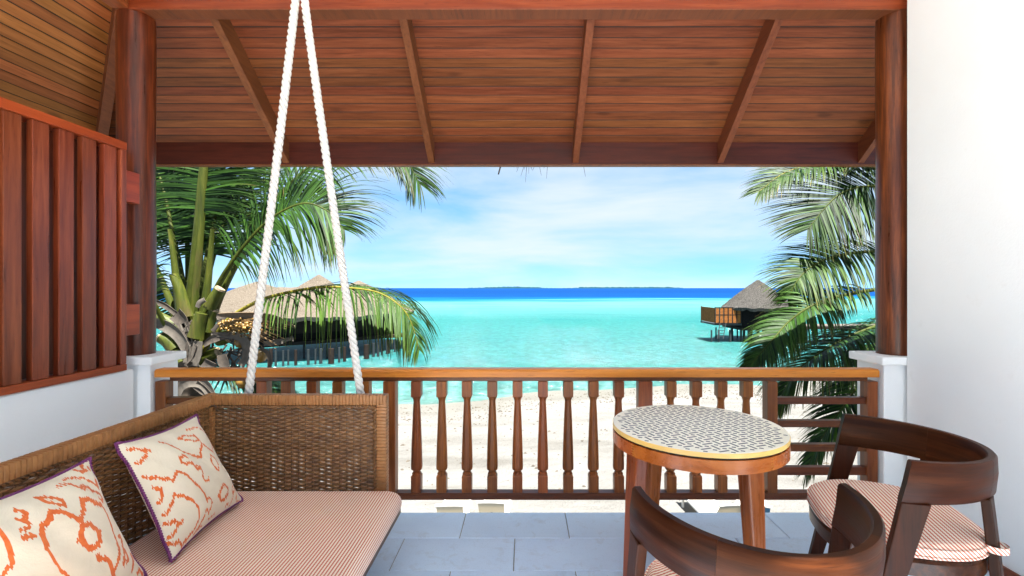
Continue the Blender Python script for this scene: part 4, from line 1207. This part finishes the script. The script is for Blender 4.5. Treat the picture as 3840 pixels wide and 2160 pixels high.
# crown core of tangled fibre
mb = MB(); rn = random.Random(77)
for i in range(230):
    a = P(rn.uniform(640, 930), rn.uniform(1190, 1400), D + rn.uniform(-.12, .25))
    b_ = a + Vector((rn.gauss(0, .12), rn.gauss(0, .05), rn.gauss(-.06, .12)))
    m_ = (a + b_) / 2 + Vector((rn.gauss(0, .03), 0, rn.gauss(0, .03)))
    mb.tube(catmull([a, m_, b_], 4), [.010, .012, .010, .006, .003], 5)
mb.tube([P(700, 1420, D + .1), P(715, 1300, D + .1), P(730, 1200, D + .1)], [.22, .2, .08], 12)
tag(mb.build('crown_fibre', M['husk'], palm), 'tangled grey-brown leaf fibre', kind='stuff')
# spathe (boat shaped sheath) with the flower bunch below it
p_ = catmull(q3([c3(900, 345), c3(1150, 350), c3(1450, 360), c3(1700, 410), c3(1890, 510)], D - .3), 20)
mb = MB(); ribbon(mb, p_, [.02 + .07 * math.sin(math.pi * min(1, (i / 20) * .9 + .08)) for i in range(21)], (0, -.5, 1), .012, .4)
mb.build('spathe', M['spathe'], palm, smooth=60)
mb = MB(); rn = random.Random(12); nm = MB()
orig = P(*c3(900, 470), D - .22)
for i in range(46):
    end = P(*c3(rn.uniform(1250, 1830), rn.uniform(430, 800)), D - .3 + rn.uniform(-.18, .18))
    mid = orig.lerp(end, .55) + Vector((0, 0, .05))
    pt = catmull([orig, mid, end], 14)
    mb.tube(pt, [.006 * (1 - .6 * j / 14) for j in range(15)], 5)
    for k in range(7):
        j = rn.randint(1, 9); c = pt[j] + Vector((rn.gauss(0, .014), rn.gauss(0, .014), rn.gauss(-.012, .014))); rr = rn.uniform(.011, .021)
        nm.lathe([(.001, -rr), (rr * .8, -rr * .6), (rr, 0), (rr * .8, rr * .6), (.001, rr)], 7, tuple(c))
tag(mb.build('flower_strands', M['strand'], palm, smooth=180), 'thin orange flower strands', kind='stuff')
tag(nm.build('young_nuts', M['nut'], palm, smooth=180), 'cluster of small yellow nuts', kind='stuff')
for (x, y, rr) in ((1440, 870, .075), (1170, 700, .06), (1450, 1180, .07), (1205, 1215, .07)):
    c = P(*c3(x, y), D - .1)
    nm = MB(); nm.lathe([(.001, -rr * 1.15), (rr * .6, -rr * .9), (rr * .95, -rr * .3), (rr, .1 * rr), (rr * .75, rr * .8), (.001, rr * 1.1)], 14, tuple(c)).build('coconut', M['nut'], palm, smooth=180)

D2 = 5.5
palm2 = empty('palm_tree', (P(3700, 1080, D2).x, D2 + .4, -2.75))
tag(palm2, 'coconut palm whose long fronds reach in beside the white-wall column', 'palm tree')
base = palm2.location.copy(); topc = P(3660, 1150, D2 + .3)
MB().tube(catmull([base, base.lerp(topc, .5) + Vector((.1, 0, 0)), topc], 50), [.16 + .012 * (i % 3) - .03 * i / 50 for i in range(51)], 14).build('trunk', M['trunk'], palm2, smooth=50)
C2 = (3655, 1060, D2 + .2)
FR2 = [
 dict(rp=q3([C2, (3480, 760, 5.7), (3300, 640, 5.7), (3150, 615, 5.65), (3030, 622, 5.6), (2930, 655, 5.55), (2845, 720, 5.5)]), leaf=.62, start=.3, n=66, droop=.10, face=(0, -.5, .85), fwd=(25, 62), mat='leaf_yellow', rmat='rachis_yellow', r0=.03, lift=.1),
 dict(rp=q3([C2, (3500, 820, 5.4), (3360, 715, 5.3), (3240, 700, 5.25), (3150, 728, 5.2), (3085, 790, 5.15), (3030, 860, 5.1)]), leaf=.85, start=.28, n=66, droop=.07, face=(0, -.75, .65), fwd=(18, 58), lift=.0, r0=.03),
 dict(rp=q3([C2, (3520, 985, 5.3), (3340, 945, 5.2), (3190, 950, 5.15), (3100, 972, 5.1), (3030, 1010, 5.05), (2985, 1060, 5.0), (2955, 1120, 5.0)]), leaf=.62, tipk=.8, start=.28, n=66, droop=.16, face=(0, -.6, .8), fwd=(18, 60), lift=.1, mat='leaf_yellow', r0=.03),
 dict(rp=q3([C2, (3480, 1060, 5.0), (3292, 1084, 4.9), (3122, 1117, 4.85), (3037, 1151, 4.8), (2960, 1205, 4.8), (2905, 1265, 4.75), (2850, 1328, 4.7), (2800, 1385, 4.7)]), tipk=.7, leaf=.46, start=.28, n=78, droop=.20, face=(0, -.5, .85), fwd=(26, 62), r0=.03),
 dict(rp=q3([C2, (3480, 1140, 5.1), (3292, 1219, 5.0), (3179, 1265, 4.95), (3066, 1330, 4.9), (2981, 1400, 4.9), (2930, 1480, 4.9)]), leaf=.75, start=.25, n=70, droop=.24, fwd=(20, 60), r0=.03),
 dict(rp=q3([C2, (3500, 1170, 5.3), (3360, 1280, 5.2), (3240, 1420, 5.1), (3155, 1535, 5.0), (3078, 1650, 5.0), (3025, 1760, 5.0)]), leaf=.55, start=.3, n=70, droop=.16, fwd=(30, 62), r0=.028),
 dict(rp=q3([C2, (3520, 1120, 5.6), (3400, 1210, 5.5), (3280, 1290, 5.4), (3180, 1380, 5.4), (3100, 1480, 5.4)]), leaf=.7, start=.3, n=60, droop=.22, fwd=(20, 60), r0=.028),
 dict(rp=q3([C2, (3560, 700, 5.6), (3470, 560, 5.5), (3370, 500, 5.4), (3260, 520, 5.3), (3190, 600, 5.3)]), leaf=.8, start=.3, n=56, droop=.12, fwd=(18, 58), r0=.028),
]
for i, k in enumerate(FR2):
    k['n'] = int(k['n'] * 1.15); k.setdefault('width', .026)
    frond(palm2, seed=90 + i, **k)

# ------------------------------------------------------------------ houses over the water
def thatch_roof(mb, c, rad, zp, ze, n=48, sides=0, rot=0.0, seed=1, sag=.12, sx=1.0, sy=1.0, tiers=10, tip=.06):
    rn = random.Random(seed); rs = []
    for i in range(tiers * 2 + 1):
        f = i / (tiers * 2)
        r_ = tip + (rad - tip) * f; z = zp + (ze - zp) * (f + sag * math.sin(math.pi * f) * -1)
        ring = []
        for j in range(n):
            an = 2 * math.pi * j / n + rot
            k = 1.0
            if sides: k = math.cos(math.pi / sides) / math.cos((an - rot) % (2 * math.pi / sides) - math.pi / sides); k = lerp(k, 1, .12) 
            k *= 1 + rn.uniform(-.014, .014)
            ring.append((c[0] + r_ * k * math.cos(an) * sx, c[1] + r_ * k * math.sin(an) * sy, z + rn.uniform(-.05, .05) * min(1, f * 3)))
        rs.append(ring)
    ring = []
    for j in range(n):
        x, y, z = rs[-1][j]; ring.append((c[0] + (x - c[0]) * .985, c[1] + (y - c[1]) * .985, z - .16 - rn.uniform(0, .13)))
    rs.append(ring)
    rs.append([(c[0] + (x - c[0]) * .9, c[1] + (y - c[1]) * .9, ze - .02) for x, y, z in ring])
    mb.rings(rs)
    return mb
# --- big pavilion behind the left-hand palm
Q = lambda px, py, Z: P(px, py, Z)
pav = empty('overwater_pavilion', (P(1180, 1080, 31).x, 31, WATER))
tag(pav, 'large thatched pavilion on stilts seen behind the coconut palm', 'building')
A_ = P(965, 1056, 31); B_ = P(1196, 1030, 33); C_ = P(1345, 1052, 37)
ra = thatch_roof(MB(), (A_.x, A_.y), 4.0, A_.z, -.40, seed=3, sag=.10, n=72).build('roof', M['thatch_tan'], pav, smooth=50)
rb = thatch_roof(MB(), (B_.x, B_.y), 4.7, B_.z, -.42, seed=4, sag=-.06, n=72).build('roof', M['thatch_tan'], pav, smooth=50)
rc = thatch_roof(MB(), (C_.x, C_.y), 4.2, C_.z, -.45, seed=5, sag=.04, n=72).build('roof', M['thatch_tan'], pav, smooth=50)
mb = MB(); ra_, rb_ = P(985, 1078, 31), P(1160, 1076, 33)
rs = []
for i in range(13):
    p0 = ra_.lerp(rb_, i / 12); rs.append([(p0.x + .9, p0.y - 3.6, -.42), (p0.x + .5, p0.y - 1.8, lerp(-.42, p0.z, .55) + rnd.uniform(-.03, .03)), (p0.x, p0.y, p0.z + rnd.uniform(-.03, .03)), (p0.x - .9, p0.y + 3.6, -.42)])
mb.rings(rs).build('roof_ridge', M['thatch_tan'], pav, smooth=50)
FLR = -2.03
w0, w1 = P(1010, 1080, 29.5), P(1500, 1080, 35.5)
dv = (w1 - w0); dv.z = 0; un = dv.normalized(); nv = Vector((un.y, -un.x, 0))
Lw = dv.length
def wq(s, off, z): q = Vector((w0.x, w0.y, 0)) + un * s + nv * off; return (q.x, q.y, z)
def wbox(mb, s0, s1, o0, o1, z0, z1):
    return mb.add([wq(s0, o0, z0), wq(s1, o0, z0), wq(s1, o1, z0), wq(s0, o1, z0), wq(s0, o0, z1), wq(s1, o0, z1), wq(s1, o1, z1), wq(s0, o1, z1)],
                  [(0, 3, 2, 1), (4, 5, 6, 7), (0, 1, 5, 4), (1, 2, 6, 5), (2, 3, 7, 6), (3, 0, 4, 7)])
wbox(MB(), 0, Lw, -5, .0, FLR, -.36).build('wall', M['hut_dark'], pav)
wbox(MB(), -1.5, Lw + .3, -5.2, .7, FLR - .22, FLR - .01).build('deck', M['hut_frame'], pav)
for k in range(9):
    s = Lw * k / 8; wbox(MB(), s - .06, s + .06, .002, .09, FLR, -.40).build('wall_post', M['hut_frame'], pav)
for k in range(8):
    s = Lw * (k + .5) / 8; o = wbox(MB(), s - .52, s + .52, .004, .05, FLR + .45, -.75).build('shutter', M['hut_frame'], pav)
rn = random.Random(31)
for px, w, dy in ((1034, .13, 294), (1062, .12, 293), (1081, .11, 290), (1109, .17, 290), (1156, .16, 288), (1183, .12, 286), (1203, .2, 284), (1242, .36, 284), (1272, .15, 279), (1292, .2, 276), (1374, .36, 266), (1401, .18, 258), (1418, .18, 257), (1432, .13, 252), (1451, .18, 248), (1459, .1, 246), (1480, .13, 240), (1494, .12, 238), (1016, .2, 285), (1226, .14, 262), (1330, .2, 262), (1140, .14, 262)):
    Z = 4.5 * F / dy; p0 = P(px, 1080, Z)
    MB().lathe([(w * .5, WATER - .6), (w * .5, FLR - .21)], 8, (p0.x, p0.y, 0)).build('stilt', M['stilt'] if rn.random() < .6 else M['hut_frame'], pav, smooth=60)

# --- smaller hut with a deck
HZ = 41.0
hut = empty('overwater_hut', (P(2830, 1080, HZ).x, HZ, WATER))
tag(hut, 'small grey thatched hut on stilts with a balcony over the lagoon', 'building')
pk = P(2842, 1050, HZ)
thatch_roof(MB(), (pk.x, pk.y), 3.9, pk.z, -.28, n=64, sides=4, rot=R(20), seed=9, sag=.02, tip=.12).build('roof', M['thatch_grey'], hut, smooth=40)
HF = -1.95
def hb(x0, x1, y0, y1, z0, z1): return MB().box((x0, y0, z0), (x1, y1, z1))
hx0, hx1 = P(2752, 1080, HZ).x, P(2935, 1080, HZ).x
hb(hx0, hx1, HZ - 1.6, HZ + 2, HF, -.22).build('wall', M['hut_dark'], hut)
hb(hx0 + 1.75, hx0 + 1.82, HZ - 1.64, HZ - 1.601, HF, -.22).build('wall_post', M['hut_frame'], hut)
for k in range(9):
    hb(hx0, hx1, HZ - 1.625, HZ - 1.602, HF + .05 + k * .18, HF + .20 + k * .18).build('wall_board', M['hut_dark'], hut)
hb(hx0 - .1, hx1 + .2, HZ - 1.8, HZ + 2.2, HF - .2, HF - .005).build('floor_beam', M['hut_frame'], hut)
dx0 = P(2651, 1080, HZ).x; DKF = P(2700, 1208, HZ).z
hb(dx0, hx0 - .102, HZ - 1.7, HZ + 1.5, DKF - .14, DKF).build('deck', M['stilt'], hut)
rt = P(2700, 1152, HZ - 1.7).z
for z0, z1, nm_ in ((rt - .05, rt, 'deck_rail'), (DKF + .01, DKF + .06, 'deck_rail'), (lerp(DKF, rt, .52), lerp(DKF, rt, .52) + .05, 'deck_rail')):
    hb(dx0, hx0 - .12, HZ - 1.74, HZ - 1.69, z0, z1).build(nm_, M['hut_frame'], hut)
for k in range(7):
    x = lerp(dx0 + .03, hx0 - .16, k / 6)
    hb(x - .03, x + .03, HZ - 1.745, HZ - 1.685, DKF + .005, rt + .01).build('deck_post', M['hut_frame'], hut)
    if k < 6:
        hb(x + .05, lerp(dx0 + .03, hx0 - .16, (k + 1) / 6) - .05, HZ - 1.725, HZ - 1.705, DKF + .07, rt - .06).build('bamboo_panel', M['bamboo'], hut)
for y in (HZ - 1.7, HZ + 1.4):
    hb(dx0, dx0 + .06, y - .03, y + .03, DKF, rt).build('deck_post', M['hut_frame'], hut)
hb(dx0 + .005, dx0 + .04, HZ - 1.66, HZ + 1.4, DKF + .07, rt - .06).build('bamboo_panel', M['bamboo'], hut)
for x in (P(2727, 1080, HZ).x, P(2742, 1080, HZ).x):
    hb(x - .05, x + .05, HZ - 1.5, HZ - 1.4, DKF, -.25).build('porch_post', M['hut_frame'], hut)
for px, w, dd in ((2668, .13, -1.5), (2685, .12, 1.2), (2695, .15, -1.5), (2738, .2, -1.4), (2745, .2, .5), (2765, .12, 1.6), (2779, .17, -1.4), (2790, .2, -.4), (2808, .2, -1.5), (2818, .2, .8), (2843, .2, -1.4), (2862, .2, 1), (2885, .2, -1.4), (2905, .2, .2), (2928, .2, -1.4)):
    p0 = P(px, 1080, HZ + dd)
    MB().lathe([(w * .55, WATER - .6), (w * .55, HF - .19)], 8, (p0.x, p0.y, 0)).build('stilt', M['stilt'], hut, smooth=60)
lad = [P(2700, 1212, HZ - 1.9), P(2722, 1212, HZ - 1.9)]
for q in lad: MB().bar(q, q + Vector((-.35, -.3, -1.25)), (1, 0, 0), .05, .05).build('ladder_rail', M['stilt'], hut)
for k in range(5):
    a = lad[0] + Vector((-.35, -.3, -1.25)) * (k + .6) / 5.4; b_ = lad[1] + Vector((-.35, -.3, -1.25)) * (k + .6) / 5.4
    MB().bar(a, b_, (0, 0, 1), .04, .04).build('ladder_rung', M['stilt'], hut)
# walkway running on to the right
wk = empty('boardwalk', (P(3120, 1080, 40).x, 40, WATER))
tag(wk, 'raised wooden boardwalk on stilts behind the palm fronds', 'walkway')
x0, x1 = hx1 + .25, P(3420, 1080, 40).x
for k in range(4):
    MB().box((x0, 38.6 + k * .48, -1.78), (x1, 39.06 + k * .48, -1.70)).build('deck_plank', M['husk_pale'], wk)
MB().box((x0, 38.55, -2.0), (x1, 38.65, -1.781)).build('beam', M['hut_frame'], wk)
x = x0 + .5
while x < x1:
    for y in (38.8, 40.2): MB().lathe([(.1, WATER - .6), (.1, -1.79)], 8, (x, y, 0)).build('stilt', M['stilt'], wk, smooth=60)
    x += 1.5

# ------------------------------------------------------------------ beach loungers
def lounger(x, y, rz, label, towel=None, back=58):
    z = sand_z(x, y)
    L = empty('beach_lounger', (x, y, z), rz)
    L.scale = (.82, .82, .82)
    tag(L, label, 'lounger', 'white loungers on the sand')
    MB().box((-.26, 0, .24), (.26, 1.35, .29)).build('seat', M['canvas'], L, world=False, bevel=.012)
    for s in (-1, 1):
        MB().box((s * .28 - .022, -.02, .235), (s * .28 + .022, 1.38, .285)).build('side_rail', M['lounger'], L, world=False, bevel=.006)
        for yy in (.12, 1.2): MB().box((s * .28 - .02, yy - .025, -.02), (s * .28 + .02, yy + .025, .2345)).build('leg', M['lounger'], L, world=False, bevel=.004)
    a = R(back); c, s_ = math.cos(a), math.sin(a); mb = MB(); rs = []
    for i in range(9):
        t = i / 8 * .66; bow = .03 * math.sin(math.pi * i / 8)
        p0 = Vector((0, -t * c - bow * s_, .29 + t * s_ - bow * c)); n_ = Vector((0, -s_, -c)) * .016
        wv_ = .255 + .0 * i
        rs.append([tuple(p0 + Vector((-wv_, 0, 0))), tuple(p0 + Vector((wv_, 0, 0))), tuple(p0 + Vector((wv_, 0, 0)) + n_), tuple(p0 + Vector((-wv_, 0, 0)) + n_)])
    mb.rings(rs).build('backrest', M['canvas'] if not towel else M[towel], L, world=False, bevel=.006)
    e = Vector((0, -.68 * c, .29 + .68 * s_))
    q = [(e.x + x_, e.y, e.z + .012 * math.cos(x_ * 5)) for x_ in np.linspace(-.28, .28, 9)]
    MB().tube(q, .03, 8).build('head_rail', M['lounger'], L, world=False, smooth=60)
    MB().box((-.02, -.36 * c - .05, .29 + .30 * s_), (.02, -.36 * c - .03, .29 + .36 * s_)).build('buckle', M['hut_frame'], L, world=False)
    return L
def ground_at(px, py, drop):
    Z = drop * F / (py - CY); return P(px, py, Z)
g = P(1683, 1889, 7.5); lounger(g.x, g.y + .36, R(2), 'white beach lounger seen from behind, the one nearer the swing sofa', None, 50)
g = P(1844, 1883, 7.55); lounger(g.x, g.y + .36, R(-2), 'white beach lounger seen from behind, beside another white lounger', None, 51)
g = P(2868, 1900, 7.5); lounger(g.x, g.y + .36, R(-22), 'white beach lounger with pale blue back beyond the round table', 'towel', 47)
g = P(2738, 1903, 7.55); lounger(g.x, g.y + .36, R(5), 'white beach lounger beside the pale blue one beyond the round table', None, 46)
